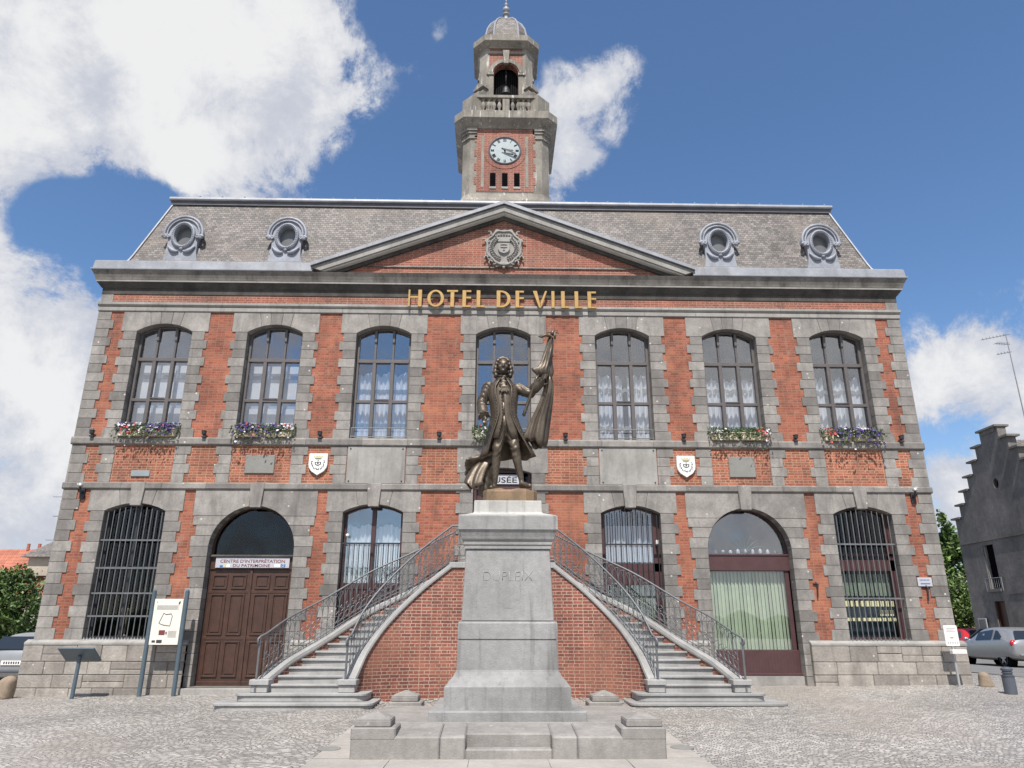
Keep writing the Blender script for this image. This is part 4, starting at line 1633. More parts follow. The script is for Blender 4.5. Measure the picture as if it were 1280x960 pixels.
for nm, ang, ln, wd in (('hour_hand', 100, .30, .030), ('minute_hand', 116, .44, .024)):
    a = R(ang)
    q = MB()
    dx, dz = math.sin(a), math.cos(a)
    px_, pz = dz, -dx
    pts = []
    for t, ww in ((-.12, .012), (0, wd), (ln * .7, wd * .9), (ln * .8, wd * 1.5), (ln, .003)):
        pts.append((t, ww))
    poly = [(KX + dx * t + px_ * ww, KZ + dz * t + pz * ww) for t, ww in pts] + [(KX + dx * t - px_ * ww, KZ + dz * t - pz * ww) for t, ww in reversed(pts)]
    yy = -.075 if nm == 'hour_hand' else -.09
    q.prism(poly[::-1], KY + yy - .008, KY + yy)
    q.build(nm, INK, TW)
q = MB()
q.tube([(KX, KY - .10, KZ), (KX, KY, KZ)], .03, 8)
q.build('clock_boss', INK, TW)

# balustrade
zb, ztp = 18.64, 19.20
q = MB()
oct_loft(q, [(18.392, 1.49, .36), (18.50, 1.49, .36), (18.52, 1.45, .36), (18.53, 1.40, .36)])
q.build('parapet_base', STONE_T, TW)
for rot in range(4):
    an = rot * PI / 2
    q = MB()
    q.box(-1.1, 1.1, -1.49, -1.27, 19.09, 19.21)
    for s_ in (-1, 1):
        q.prism([(s_ * 1.12, 18.535), (s_ * .84, 18.535), (s_ * 1.0, 19.088), (s_ * 1.12, 19.088)][::-s_], -1.46, -1.30)
    q.box(-.12, .12, -1.465, -1.295, 18.535, 19.088)
    q.v = [(TX + x * math.cos(an) - y * math.sin(an), TY + x * math.sin(an) + y * math.cos(an), z) for x, y, z in q.v]
    q.build('parapet_rail', STONE_T, TW, bevel=.01)
    if rot != 2:
        for s_ in (-1, 1):
            for k in range(4):
                x = s_ * (.23 + k * .185)
                b_ = MB()
                X, Y = TX + x * math.cos(an) + 1.38 * math.sin(an), TY + x * math.sin(an) - 1.38 * math.cos(an)
                b_.lathe([(.065, 0), (.065, .05), (.04, .08), (.035, .13), (.075, .24), (.082, .30), (.055, .40), (.032, .46), (.055, .49), (.065, .52), (.065, .557)], X, Y, 10, 18.532)
                b_.build('baluster', STONE_T, TW, smooth=True)
    # corner piers
    q = MB()
    ang = an + PI / 4
    pts = [(-.30, -1.86), (.30, -1.86), (.40, -1.55), (-.40, -1.55)]
    pr = [(x * math.cos(ang) - y * math.sin(ang) + TX, x * math.sin(ang) + y * math.cos(ang) + TY) for x, y in pts]
    q.prism(pr, 18.535, 19.22, axis='z')
    q.build('parapet_pier', STONE_T, TW, bevel=.012)

# belfry: four piers, four round arches, chamfered corners
BZ, BT = 18.6, 21.72
bf = MB()
fa = .94
op = [(-.44, BZ + .12), (.44, BZ + .12)] + arc_pts(0, .44, 20.62, .43, 14)
for rot in range(4):
    an = rot * PI / 2
    m_ = MB()
    m_.prism([(-.70, BZ), (.70, BZ), (.70, BT), (-.70, BT)], -fa, -fa + .28, [op])
    m_.v = [(TX + x * math.cos(an) - y * math.sin(an), TY + x * math.sin(an) + y * math.cos(an), z) for x, y, z in m_.v]
    bf.add(m_.v, m_.f)
BEL = bf.build('belfry_walls', BRICK_T, TW)
q = MB()
for rot in range(4):
    ang = rot * PI / 2 + PI / 4
    pts = [(-.19, -1.18), (.19, -1.18), (.25, -1.09), (.22, -.86), (-.22, -.86), (-.25, -1.09)]
    pr = [(x * math.cos(ang) - y * math.sin(ang) + TX, x * math.sin(ang) + y * math.cos(ang) + TY) for x, y in pts]
    q.prism(pr, BZ, BT, axis='z')
q.build('belfry_corner_piers', STONE_T, TW, bevel=.01)
q = MB()
for rot in range(3):
    an = (rot - 1) * PI / 2
    m_ = MB()
    oa = arc_pts(0, .62, 20.62, .61, 16)
    ia = arc_pts(0, .47, 20.62, .46, 16)
    m_.prism(oa + ia[::-1], -fa - .05, -fa + .01)
    for s_ in (-1, 1):
        m_.box(min(s_ * .44, s_ * .70), max(s_ * .44, s_ * .70), -fa - .07, -fa + .01, 20.50, 20.60)
        m_.box(min(s_ * .445, s_ * .62), max(s_ * .445, s_ * .62), -fa - .03, -fa + .01, BZ, 20.498)
    m_.prism([(-.09, 20.98), (.09, 20.98), (.12, 21.57), (-.12, 21.57)], -fa - .11, -fa + .01)
    m_.v = [(TX + x * math.cos(an) - y * math.sin(an), TY + x * math.sin(an) + y * math.cos(an), z) for x, y, z in m_.v]
    q.add(m_.v, m_.f)
q.build('arch_dressings', STONE_T, TW, bevel=.008)
q = MB()
oct_loft(q, [(21.46, .99, .34), (21.52, 1.03, .36), (21.55, .97, .34)])
q.build('belfry_string', STONE_L, TW)
q = MB()
oct_loft(q, [(21.70, .98, .36), (21.74, 1.0, .37), (21.80, 1.08, .40), (21.85, 1.17, .42), (21.87, 1.20, .43), (22.10, 1.21, .43), (22.16, 1.15, .43)])
q.build('belfry_cornice', STONE_T, TW)
# volutes at the foot of the corner piers
for rot in range(4):
    ang = rot * PI / 2 + PI / 4
    q = MB()
    pr = [(-1.58, 19.1), (-1.1, 19.1), (-1.1, 20.1), (-1.2, 20.08), (-1.28, 19.95), (-1.32, 19.8), (-1.40, 19.65), (-1.58, 19.55)]
    m_ = MB()
    m_.prism([(y, z) for y, z in pr], -.2, .2, axis='x')
    q.add([(x * math.cos(ang) - y * math.sin(ang) + TX, x * math.sin(ang) + y * math.cos(ang) + TY, z) for x, y, z in m_.v], m_.f)
    m_ = MB()
    m_.prism([(-.25, 19.86), (.25, 19.86), (.25, 19.92), (0, 20.10), (-.25, 19.92)], -1.42, -1.1)
    q.add([(x * math.cos(ang) - y * math.sin(ang) + TX, x * math.sin(ang) + y * math.cos(ang) + TY, z) for x, y, z in m_.v], m_.f)
    q.build('corner_volute', STONE_T, TW, bevel=.012)
q = MB()
for rot in range(4):
    an = rot * PI / 2
    m_ = MB()
    for i in range(13):
        x = -.41 + .82 * i / 12
        m_.box(x - .016, x + .016, -.58, -.565, BZ, 21.0)
    q.add([(TX + x * math.cos(an) - y * math.sin(an), TY + x * math.sin(an) + y * math.cos(an), z) for x, y, z in m_.v], m_.f)
q.build('belfry_louvres', BLACK if False else mat('black_louvre', (.014, .014, .015), .9, .1, 4, spec=.1), TW)
q = MB()
q.lathe([(.20, 0), (.205, .03), (.16, .10), (.13, .22), (.11, .32), (.05, .38), (.03, .42)], TX, TY - .80, 16, 19.75)
q.tube([(TX, TY - .80, 20.17), (TX, TY - .80, 21.0)], .02, 6)
q.build('bell', IRON_D, TW, smooth=True)
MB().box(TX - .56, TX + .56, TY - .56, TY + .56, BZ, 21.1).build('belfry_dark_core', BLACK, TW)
q = MB()
oct_loft(q, [(22.162, .82, .34), (22.35, .80, .33), (22.36, .76, .315), (22.8, .745, .31), (23.15, .68, .28), (23.45, .56, .235), (23.70, .38, .16), (23.84, .22, .09), (23.89, .14, .06)])
DOME = q.build('belfry_dome', SLATE, TW)
q = MB()
for k in range(8):
    pts = []
    for z, a, ch in [(22.36, .775, .32), (22.8, .76, .315), (23.15, .695, .285), (23.45, .575, .24), (23.70, .395, .165), (23.87, .2, .08)]:
        x, y = oct_(a, ch)[k]
        pts.append((x, y, z))
    q.tube(pts, .035, 6)
q.build('dome_ribs', GALV, DOME)
q = MB()
q.lathe([(.17, 0), (.17, .05), (.12, .08), (.09, .34), (.14, .36), (.14, .40), (.07, .43), (.06, .48), (.12, .53), (.15, .60), (.13, .68), (.06, .74), (.05, .80), (.085, .84), (.085, .88), (.03, .93), (.03, 1.02), (.06, 1.06), (.02, 1.12), (.01, 1.3)], TX, TY, 12, 23.85)
q.build('finial', ZINC, TW, smooth=True)

# ------------------------------------------------------------------ gilded letters
sgn_ = thing('town_hall_sign', 'gilded letters HOTEL DE VILLE standing out from the cornice', 'sign')
LZ, LH, LY = 10.40, .535, -.125
K = 1 / 40.4


def letter(ch, x0, x1, dz):
    m_ = MB()
    wv, wh = .085, .07
    z0, z1 = LZ + dz, LZ + dz + LH
    y0, y1 = LY - .05, LY
    B = lambda a, b_, c_, d: m_.box(a, b_, y0, y1, c_, d)
    if ch == 'H':
        B(x0, x0 + .055, z0, z1)
        B(x1 - .11, x1, z0, z1)
        B(x0 + .055, x1 - .11, z0 + .27, z0 + .33)
    elif ch == 'T':
        xm = (x0 + x1) / 2
        B(xm - .055, xm + .055, z0, z1 - .06)
        B(x0, x1, z1 - .06, z1)
    elif ch == 'E':
        B(x0, x0 + .11, z0, z1)
        for zz in (z0, z0 + .27, z1 - .06):
            B(x0 + .11, x1, zz, zz + .06)
    elif ch == 'L':
        B(x0, x0 + .11, z0, z1)
        B(x0 + .11, x1, z0, z0 + .06)
    elif ch == 'I':
        B(x0, x1, z0, z1)
    elif ch == 'V':
        xm = (x0 + x1) / 2
        m_.prism([(x0, z1), (xm - .03, z0), (xm + .03, z0), (xm, z0 + .14), (x0 + .12, z1)], y0, y1)
        m_.prism([(xm + .032, z0 + .002), (x1, z1), (x1 - .06, z1), (xm + .005, z0 + .15)], y0, y1)
    elif ch == 'O':
        cx_, rz_ = (x0 + x1) / 2, LH / 2
        rx = (x1 - x0) / 2
        o_ = [(cx_ + rx * math.cos(2 * PI * i / 28), z0 + rz_ + rz_ * math.sin(2 * PI * i / 28)) for i in range(28)]
        i_ = [(cx_ + (rx - .095) * math.cos(2 * PI * i / 28), z0 + rz_ + (rz_ - .055) * math.sin(2 * PI * i / 28)) for i in range(28)]
        m_.prism(o_, y0, y1, [i_])
    elif ch == 'D':
        rz_ = LH / 2
        xs_ = x0 + .13
        rx = x1 - xs_
        o_ = [(x0, z0), (xs_, z0)] + [(xs_ + rx * math.sin(PI * i / 14), z0 + rz_ - rz_ * math.cos(PI * i / 14)) for i in range(1, 14)] + [(xs_, z1), (x0, z1)]
        i_ = [(x0 + .11, z0 + .055), (xs_, z0 + .055)] + [(xs_ + (rx - .10) * math.sin(PI * i / 14), z0 + rz_ - (rz_ - .055) * math.cos(PI * i / 14)) for i in range(1, 14)] + [(xs_, z1 - .055), (x0 + .11, z1 - .055)]
        m_.prism(o_, y0, y1, [i_])
    m_.tube([((x0 + x1) / 2, LY - .01, z0 + .35), ((x0 + x1) / 2, .02, z0 + .35)], .012, 5)
    m_.build('letter', GOLD, sgn_, bevel=.006)


def pxX(px):          # photo column (at the height of the letters) to metres on the letters' plane
    return (px - 629.5) / 42.35


for ch, a, b_ in [('H', 316, 362), ('O', 380, 437), ('T', 446, 484), ('E', 499, 529), ('L', 547, 575), ('D', 615, 663), ('E', 679, 708), ('V', 738, 787), ('I', 801, 812), ('L', 834, 861), ('L', 880, 907), ('E', 924, 954)]:
    letter(ch, pxX(400 + a / 2.783), pxX(400 + b_ / 2.783), .0)

# ------------------------------------------------------------------ double staircase
ST = thing('double_staircase', 'grey stone double staircase curving up both sides of a curved brick wall', 'staircase')
Z0S, RIS = .09, .157
NEAR = [(0, -3.22, -2.78), (.2, -3.06, -2.40), (.44, -2.68, -2.06), (.74, -1.98, -1.80), (1.0, -1.20, -1.68)]
FAR = [(0, -5.02, -2.78), (.14, -4.72, -2.15), (.3, -4.18, -1.50), (.58, -3.22, -.80), (.78, -2.25, -.50), (1.0, -1.20, -.42)]


def zstep(t):
    return Z0S + RIS * (3 + 15 * t)


def pth(K_, t, s):
    x, y = cr(K_, max(0, min(1, t)))
    return Vector((x * -s if s > 0 else x, y, 0))


def near(t, s):
    x, y = cr(NEAR, t)
    return Vector((s * -x, y, 0))


def far(t, s):
    x, y = cr(FAR, t)
    return Vector((s * -x, y, 0))


def zcop(t):
    return zstep(t) + .12 + .10 * t


for s in (-1, 1):
    # two wide bottom steps with rounded ends
    for k, (xa, xb, ya, hgt) in enumerate(((2.62, 5.78, -3.42, 1), (2.80, 5.45, -3.10, 2))):
        zt = Z0S + RIS * hgt
        zb = -.2 if k == 0 else Z0S + RIS
        r_ = .22

        def outline(e):
            pts = []
            a, b_, yy = xa - e, xb + e, ya - e
            for j in range(7):
                an = PI + PI / 2 * j / 6
                pts.append((a + r_ + r_ * math.cos(an), yy + r_ + r_ * math.sin(an)))
            for j in range(7):
                an = 1.5 * PI + PI / 2 * j / 6
                pts.append((b_ - r_ + r_ * math.cos(an), yy + r_ + r_ * math.sin(an)))
            pts += [(b_, -2.3), (a, -2.3)]
            return [(s * x, y) for x, y in pts][::s]
        q = MB()
        q.prism(outline(0), zb + .001, zt - .05, axis='z')
        q.prism(outline(.03), zt - .049, zt, axis='z')
        q.build('bottom_step', STEP, ST, bevel=.012)
    for n in range(3, 18):
        t0, t1 = (n - 3) / 15, (n - 2) / 15
        zt = Z0S + RIS * n
        q = MB()

        def quad(f0, f1):
            a, b_, c_, d = near(max(0, f0), s), near(min(1, f1), s), far(min(1, f1), s), far(max(0, f0), s)
            p = [(a.x, a.y), (b_.x, b_.y), (c_.x, c_.y), (d.x, d.y)]
            ar = sum(p[i][0] * p[(i + 1) % 4][1] - p[(i + 1) % 4][0] * p[i][1] for i in range(4))
            return p if ar > 0 else p[::-1]
        q.prism(quad(t0, t1 + .02), zt - RIS - .05, zt - .045, axis='z')
        if n == 3:
            p = quad(t0, t1)
            p = [(x, y - (.03 if y < -2.7 else 0)) for x, y in p]
        else:
            p = quad(t0 - .010, t1 + .012)
        q.prism(p, zt - .044, zt, axis='z')
        q.build('step', STEP, ST, bevel=.008)
    # coping blocks on the two strings
    for K_, fn, wd in (('near', near, .30), ('far', far, .28)):
        q = MB()
        N = 40
        vs = []
        for i in range(N + 1):
            t = i / N
            p = fn(t, s)
            tg = (fn(min(1, t + .01), s) - fn(max(0, t - .01), s)).normalized()
            nr = Vector((tg.y, -tg.x, 0))
            z = zcop(t)
            for a, h in ((-.5, -.13), (.5, -.13), (.53, -.09), (.5, -.02), (.42, 0), (-.42, 0), (-.5, -.02), (-.53, -.09)):
                vs.append(p + nr * a * wd + Vector((0, 0, z + h)))
        fs = []
        for i in range(N):
            for k in range(8):
                fs.append((i * 8 + k, i * 8 + (k + 1) % 8, (i + 1) * 8 + (k + 1) % 8, (i + 1) * 8 + k))
        fs += [tuple(range(8)), tuple(range(N * 8, N * 8 + 8))]
        q.add(vs, fs)
        q.build('coping', STEP, ST)
        # brick wall under the coping
        q = MB()
        L_ = 0
        prev = None
        cols = []
        for i in range(N + 1):
            t = i / N
            p = fn(t, s)
            tg = (fn(min(1, t + .01), s) - fn(max(0, t - .01), s)).normalized()
            nr = Vector((tg.y, -tg.x, 0))
            if prev is not None:
                L_ += (p - prev).length
            prev = p
            cols.append((p + nr * .11, p - nr * .11, zcop(t) - .125, L_))
        for i in range(N):
            (a0, b0, z0, l0), (a1, b1, z1, l1) = cols[i], cols[i + 1]
            for A, B_ in ((a0, a1), (b0, b1)):
                q.add([(A.x, A.y, -.1), (B_.x, B_.y, -.1), (B_.x, B_.y, z1), (A.x, A.y, z0)], [(0, 1, 2, 3)], uv=[[(l0, -.1), (l1, -.1), (l1, z1), (l0, z0)]])
        for (a, b_, z, l) in (cols[0], cols[-1]):
            q.add([(a.x, a.y, -.1), (b_.x, b_.y, -.1), (b_.x, b_.y, z), (a.x, a.y, z)], [(0, 1, 2, 3)])
        q.build('string_wall', BRICK_S, ST, recalc=False, smooth=True)
        # newel block at the foot
        p = fn(0, s)
        q = MB()
        q.box(p.x - .17, p.x + .17, p.y - .17, p.y + .16, Z0S + 2 * RIS + .002, zcop(0) - .13)
        q.frustum(p.x, p.y - .01, zcop(0) - .13, zcop(0) - .02, .2, .2, .2, .2)
        q.build('newel_block', STEP, ST, bevel=.012)
zl = Z0S + RIS * 18
MB().box(-1.3, 1.3, -1.62, -.03, zl - .18, zl).build('landing', STEP, ST, bevel=.01)
q = MB()
q.box(-1.20, 1.20, -1.79, -1.56, -.1, zcop(1) - .14)
q.build('landing_wall', BRICK_S, ST)
q = MB()
q.box(-1.24, 1.24, -1.83, -1.52, zcop(1) - .13, zcop(1) + .0)
q.build('landing_coping', STEP, ST, bevel=.01)


def railing(name, label, pts, hgt, spacing=.145, foot=True):
    """pts: dense list of base points (x, y, z of the coping)"""
    T = thing(name, label, 'railing', tuple(pts[0]), group='wrought iron railings of the double staircase')
    o = Vector(pts[0])
    P_ = [Vector(p) - o for p in pts]
    ln = [0]
    for a, b_ in zip(P_, P_[1:]):
        ln.append(ln[-1] + Vector((b_.x - a.x, b_.y - a.y, (b_.z - a.z) * .6)).length)

    def at(l):
        l = max(0, min(ln[-1], l))
        i = 0
        while i < len(ln) - 2 and ln[i + 1] < l:
            i += 1
        f = (l - ln[i]) / max(1e-6, ln[i + 1] - ln[i])
        return P_[i].lerp(P_[i + 1], f)
    up_ = Vector((0, 0, 1))
    hr = MB()
    top = [p + up_ * hgt for p in P_]
    if foot:
        d = (P_[0] - P_[2]).normalized()
        d.z = 0
        e = top[0]
        drop = [e + d * .10 + up_ * -.03, e + d * .20 + up_ * -.06, e + d * .27 - up_ * .11, e + d * .27 - up_ * .19, e + d * .20 - up_ * .22, e + d * .16 - up_ * .17]
        top = drop[::-1] + top
    hr.tube(top, .023, 8)
    hr.build('handrail', IRON, T, smooth=True)
    br = MB()
    br.tube([p + up_ * .07 for p in P_], .011, 5)
    br.tube([p + up_ * .15 for p in P_], .008, 5)
    br.build('bottom_rail', IRON, T)
    n = int(ln[-1] / spacing)
    for i in range(n + 1):
        l = i * ln[-1] / n
        b_ = MB()
        p = at(l)
        b_.tube([p, p + up_ * (hgt - .02)], .0085, 5)
        b_.ico(p + up_ * hgt * .42, .022, 1)
        if i < n:
            sp = ln[-1] / n
            # pointed arches springing to both neighbours
            for k0, k1 in ((0, 1), (1, 0)):
                arc = []
                for j in range(6):
                    f = j / 5
                    x = (k0 + (k1 - k0) * (1 - math.cos(f * PI / 2))) * sp
                    zz = hgt * (.56 + .38 * math.sin(f * PI / 2))
                    q_ = at(l + x)
                    arc.append(q_ + up_ * zz)
                b_.tube(arc, .0065, 4)
            c_ = [at(l + sp * .5 + sp * .42 * math.cos(2 * PI * j / 10)) + up_ * (hgt * .27 + .07 * math.sin(2 * PI * j / 10)) for j in range(10)]
            b_.tube(c_, .006, 4, True)
            c_ = [at(l + sp * (.5 + .30 * math.sin(2 * PI * j / 10))) + up_ * (hgt * (.40 + .16 * j / 10)) for j in range(11)]
            b_.tube(c_, .006, 4)
        b_.build('baluster', IRON, T)
    if foot:
        ps = MB()
        b0 = P_[0] + d * .20
        gzz = Z0S + 2 * RIS - o.z
        ps.tube([Vector((b0.x, b0.y, gzz)), Vector((b0.x, b0.y, hgt - .06))], .024, 8)
        ps.build('foot_post', IRON, T)
    return T


def rpts(fn, s, t1=1.0, n=48):
    out = []
    for i in range(n + 1):
        t = t1 * i / n
        p = fn(t, s)
        out.append((p.x, p.y, zcop(t)))
    return out


for s, side in ((-1, 'left'), (1, 'right')):
    pn_ = rpts(near, s)
    pn_.append((s * .7, -1.68, zcop(1)))
    if s < 0:
        pn_.append((0, -1.68, zcop(1)))
    else:
        pn_.append((.02, -1.68, zcop(1)))
    railing('iron_railing', ('grey wrought iron railing along the inner curve of the left stair flight' if s < 0 else 'grey wrought iron railing along the inner curve of the right stair flight'), pn_, .86)
    pf = rpts(far, s)
    railing('iron_railing', ('iron railing on the outer side of the left stair flight, before the brown arched door' if s < 0 else 'iron railing on the outer side of the right stair flight, before the green blinds'), pf, .88)

# ------------------------------------------------------------------ monument and statue
MO = thing('monument_pedestal', 'tall tapering grey stone pedestal on a broad square base with corner blocks', 'pedestal', (MX, MY, 0))
q = MB()
H0 = 2.12
# broad base in three slabs a side: front pieces butted with open joints
zf, zs_ = .285, .365
for x0, x1, y0 in ((-H0, -.93, -2.10), (-.924, -.585, -2.10), (-.583, .583, -1.90), (.585, .924, -2.10), (.93, H0, -2.10)):
    y1 = -1.2
    zf = .285 + (y0 + 2.10) * .089
    q.add([(x0, y0, -.15), (x1, y0, -.15), (x1, y1, -.15), (x0, y1, -.15), (x0, y0, zf), (x1, y0, zf), (x1, y1, zs_), (x0, y1, zs_)],
          [(3, 2, 1, 0), (4, 5, 6, 7), (0, 1, 5, 4), (1, 2, 6, 5), (2, 3, 7, 6), (3, 0, 4, 7)])
    zf = .285 + (y0 + 2.10) * .089
    if y0 > -2:
        q.box(x0, x1, -2.10, y0 - .002, -.15, .135)
    q.add([(x0, -y0, -.15), (x1, -y0, -.15), (x1, -y1, -.15), (x0, -y1, -.15), (x0, -y0, zf), (x1, -y0, zf), (x1, -y1, zs_), (x0, -y1, zs_)],
          [(0, 1, 2, 3), (7, 6, 5, 4), (4, 5, 1, 0), (5, 6, 2, 1), (6, 7, 3, 2), (7, 4, 0, 3)])
q.box(-H0, H0, -1.195, 1.195, -.15, zs_ - .002)
q.build('base_course', MONU_B, MO, bevel=.02)
for sx_ in (-1, 1):
    for sy_ in (-1, 1):
        q = MB()
        x0, x1 = sx_ * 1.52, sx_ * (H0 + .004)
        y0, y1 = sy_ * 1.52, sy_ * (H0 - .016)
        q.box(min(x0, x1), max(x0, x1), min(y0, y1), max(y0, y1), .24, .398)
        o = q.build('corner_block', MONU_B, MO, bevel=.018)
        cxx, cyy = sx_ * 1.84, sy_ * 1.83
        q = MB()
        q.box(cxx - .245, cxx + .245, cyy - .245, cyy + .245, .399, .485)
        q.frustum(cxx, cyy, .486, .575, .25, .25, .03, .03)
        q.build('corner_cap', MONU_B, o, bevel=.012)
lev = [(.33, 1.17), (.50, 1.17), (.505, 1.16), (.51, .97), (.52, .965), (.82, .962), (.835, .95), (.845, .935), (.90, .90), (.97, .835), (1.03, .80), (1.06, .79), (1.485, .785), (1.49, .765), (1.505, .765), (1.51, .785), (1.74, .785), (1.77, .77), (1.775, .735), (2.90, .685), (2.905, .71), (2.965, .71), (2.97, .725), (3.03, .725), (3.035, .74), (3.06, .755), (3.10, .765), (3.19, .795), (3.20, .80), (3.205, .815), (3.42, .815), (3.45, .775), (3.50, .60), (3.515, .575), (3.72, .57)]


def sq_stack(levels, mb=None):
    mb = mb or MB()
    vs = []
    for z, a in levels:
        vs += [(-a, -a, z), (a, -a, z), (a, a, z), (-a, a, z)]
    fs = [(3, 2, 1, 0)]
    for i in range(len(levels) - 1):
        for k in range(4):
            fs.append((i * 4 + k, i * 4 + (k + 1) % 4, (i + 1) * 4 + (k + 1) % 4, (i + 1) * 4 + k))
    e = (len(levels) - 1) * 4
    fs.append((e, e + 1, e + 2, e + 3))
    return mb.add(vs, fs)


def idx(z):
    return min(range(len(lev)), key=lambda i: abs(lev[i][0] - z))


sq_stack(lev[:idx(.505) + 1]).build('lower_slab', MONU, MO, bevel=.015)
sq_stack(lev[idx(.51):idx(1.06) + 1]).build('moulded_foot', MONU, MO)
sq_stack([(1.061, .79)] + lev[idx(1.485):idx(1.74) + 2]).build('dado_block', MONU, MO)
DIE = sq_stack(lev[idx(1.775):idx(2.90) + 1]).build('tapered_die', MONU, MO, bevel=.012)
sq_stack([(2.901, .70)] + lev[idx(2.905):idx(3.45) + 1]).build('cornice_cap', MONU, MO)
sq_stack([(3.451, .76), (3.50, .60), (3.515, .575), (3.72, .57)]).build('white_block', STONE_L if False else mat('weathered_white_stone', (.42, .41, .385), .8, .14, 2, .2, 40, stain=(.2, .19, .18), stain_amt=.6, streak=.35), MO, bevel=.012)
# engraved name: shallow relief set against the sloping face
ltr = text('engraved_lettering', 'DUPLEIX', .0, -.7005, 2.47, .80, .15, mat('engraved_stone', (.275, .27, .264), .8, .18, 1.4, .25, 45), MO, .008, -.02)
q = MB()
q.box(-.07, .09, -.7285, -.715, 1.97, 1.985)
q.build('engraved_dash', MONU, MO)

SX, SY, SZ = MX + .04, MY, 3.722
bp = MB()
rnd = random.Random(5)
N = 24


def sqr(a, h):
    pts = []
    for i in range(N):
        an = 2 * PI * i / N
        c_, s_ = math.cos(an), math.sin(an)
        k = 1 / max(abs(c_), abs(s_))
        k = min(k, 1.22)
        pts.append((a * k * c_, a * k * s_, h))
    return pts


vs = sqr(.47, 0) + sqr(.47, .17)
vs += [(x * .99, y * .99, .20 + rnd.uniform(-.012, .03)) for x, y, z in sqr(.47, 0)]
vs += [(x * .6, y * .6, .245 + rnd.uniform(-.02, .02)) for x, y, z in sqr(.47, 0)] + [(0, 0, .26)]
fs = []
for r_ in range(3):
    for i in range(N):
        fs.append((r_ * N + i, r_ * N + (i + 1) % N, (r_ + 1) * N + (i + 1) % N, (r_ + 1) * N + i))
for i in range(N):
    fs.append((3 * N + i, 3 * N + (i + 1) % N, 4 * N))
bp.add(vs, fs)

STAT = thing('bronze_statue', 'bronze statue of a man in a long frock coat holding up a furled flag', 'statue', (SX, SY, SZ))
bp.build('bronze_plinth', BRONZE_B, STAT, bevel=.01)
# figure coordinates: metres above SZ; the feet stand at about .25
FB = .26


def capsule(bm_, p0, r0, p1, r1, n=12, m=4, sq=1.0):
    """tapered limb with round ends"""
    p0, p1 = Vector(p0), Vector(p1)
    d = (p1 - p0)
    L_ = d.length
    d.normalize()
    u = d.orthogonal().normalized()
    v = d.cross(u)
    rings = []
    for j in range(m + 1):
        a = -PI / 2 + PI / 2 * j / m
        rings.append((p0 + d * (r0 * math.sin(a)), r0 * math.cos(a)))
    for j in range(m + 1):
        a = PI / 2 * j / m
        rings.append((p1 + d * (r1 * math.sin(a)), r1 * math.cos(a)))
    rv = []
    for c_, r_ in rings:
        r_ = max(r_, 1e-4)
        rv.append([bm_.verts.new(c_ + (u * math.cos(2 * PI * k / n) + v * math.sin(2 * PI * k / n)) * r_) for k in range(n)])
    for a, b_ in zip(rv, rv[1:]):
        for k in range(n):
            bm_.faces.new((a[k], a[(k + 1) % n], b_[(k + 1) % n], b_[k]))
    bm_.faces.new(rv[0][::-1])
    bm_.faces.new(rv[-1])


def blob(bm_, c, r, rot=None):
    mt = Matrix.Translation(Vector(c))
    if rot is not None:
        mt = mt @ rot
    mt = mt @ Matrix.Diagonal((r[0], r[1], r[2], 1))
    bmesh.ops.create_uvsphere(bm_, u_segments=16, v_segments=12, radius=1, matrix=mt)


def remeshed(name, fill, voxel, smooth, m, parent, disp=None):
    """fuse overlapping volumes into one continuous surface"""
    bm_ = bmesh.new()
    fill(bm_)
    bmesh.ops.recalc_face_normals(bm_, faces=bm_.faces)
    me = bpy.data.meshes.new(name)
    bm_.to_mesh(me)
    bm_.free()
    o = bpy.data.objects.new(name, me)
    COL.objects.link(o)
    rm = o.modifiers.new('r', 'REMESH')
    rm.mode = 'VOXEL'
    rm.voxel_size = voxel
    sm = o.modifiers.new('s', 'SMOOTH')
    sm.iterations = smooth
    sm.factor = .5
    bpy.context.view_layer.update()
    dg = bpy.context.evaluated_depsgraph_get()
    me2 = bpy.data.meshes.new_from_object(o.evaluated_get(dg))
    bpy.data.objects.remove(o)
    if disp:
        for v in me2.vertices:
            disp(v)
    for pl in me2.polygons:
        pl.use_smooth = True
    me2.materials.clear()
    me2.materials.append(m)
    o2 = bpy.data.objects.new(name, me2)
    COL.objects.link(o2)
    o2.parent = parent
    return o2


# joints (x right, y away from the viewer, z up)
HEADC = Vector((-.13, -.06, 2.59))
HIP_L, HIP_R = (-.17, .0, 1.42), (.02, .0, 1.42)
KN_L, KN_R = (-.235, -.05, .98), (.085, -.10, 1.02)
AN_L, AN_R = (-.275, .03, .36), (.21, -.04, .42)
SH_L, SH_R = (-.40, .0, 2.20), (.145, .0, 2.18)
EL_L, EL_R = (-.53, -.02, 1.86), (.37, -.06, 2.07)
WR_L, WR_R = (-.475, -.20, 1.60), (.565, -.13, 2.27)


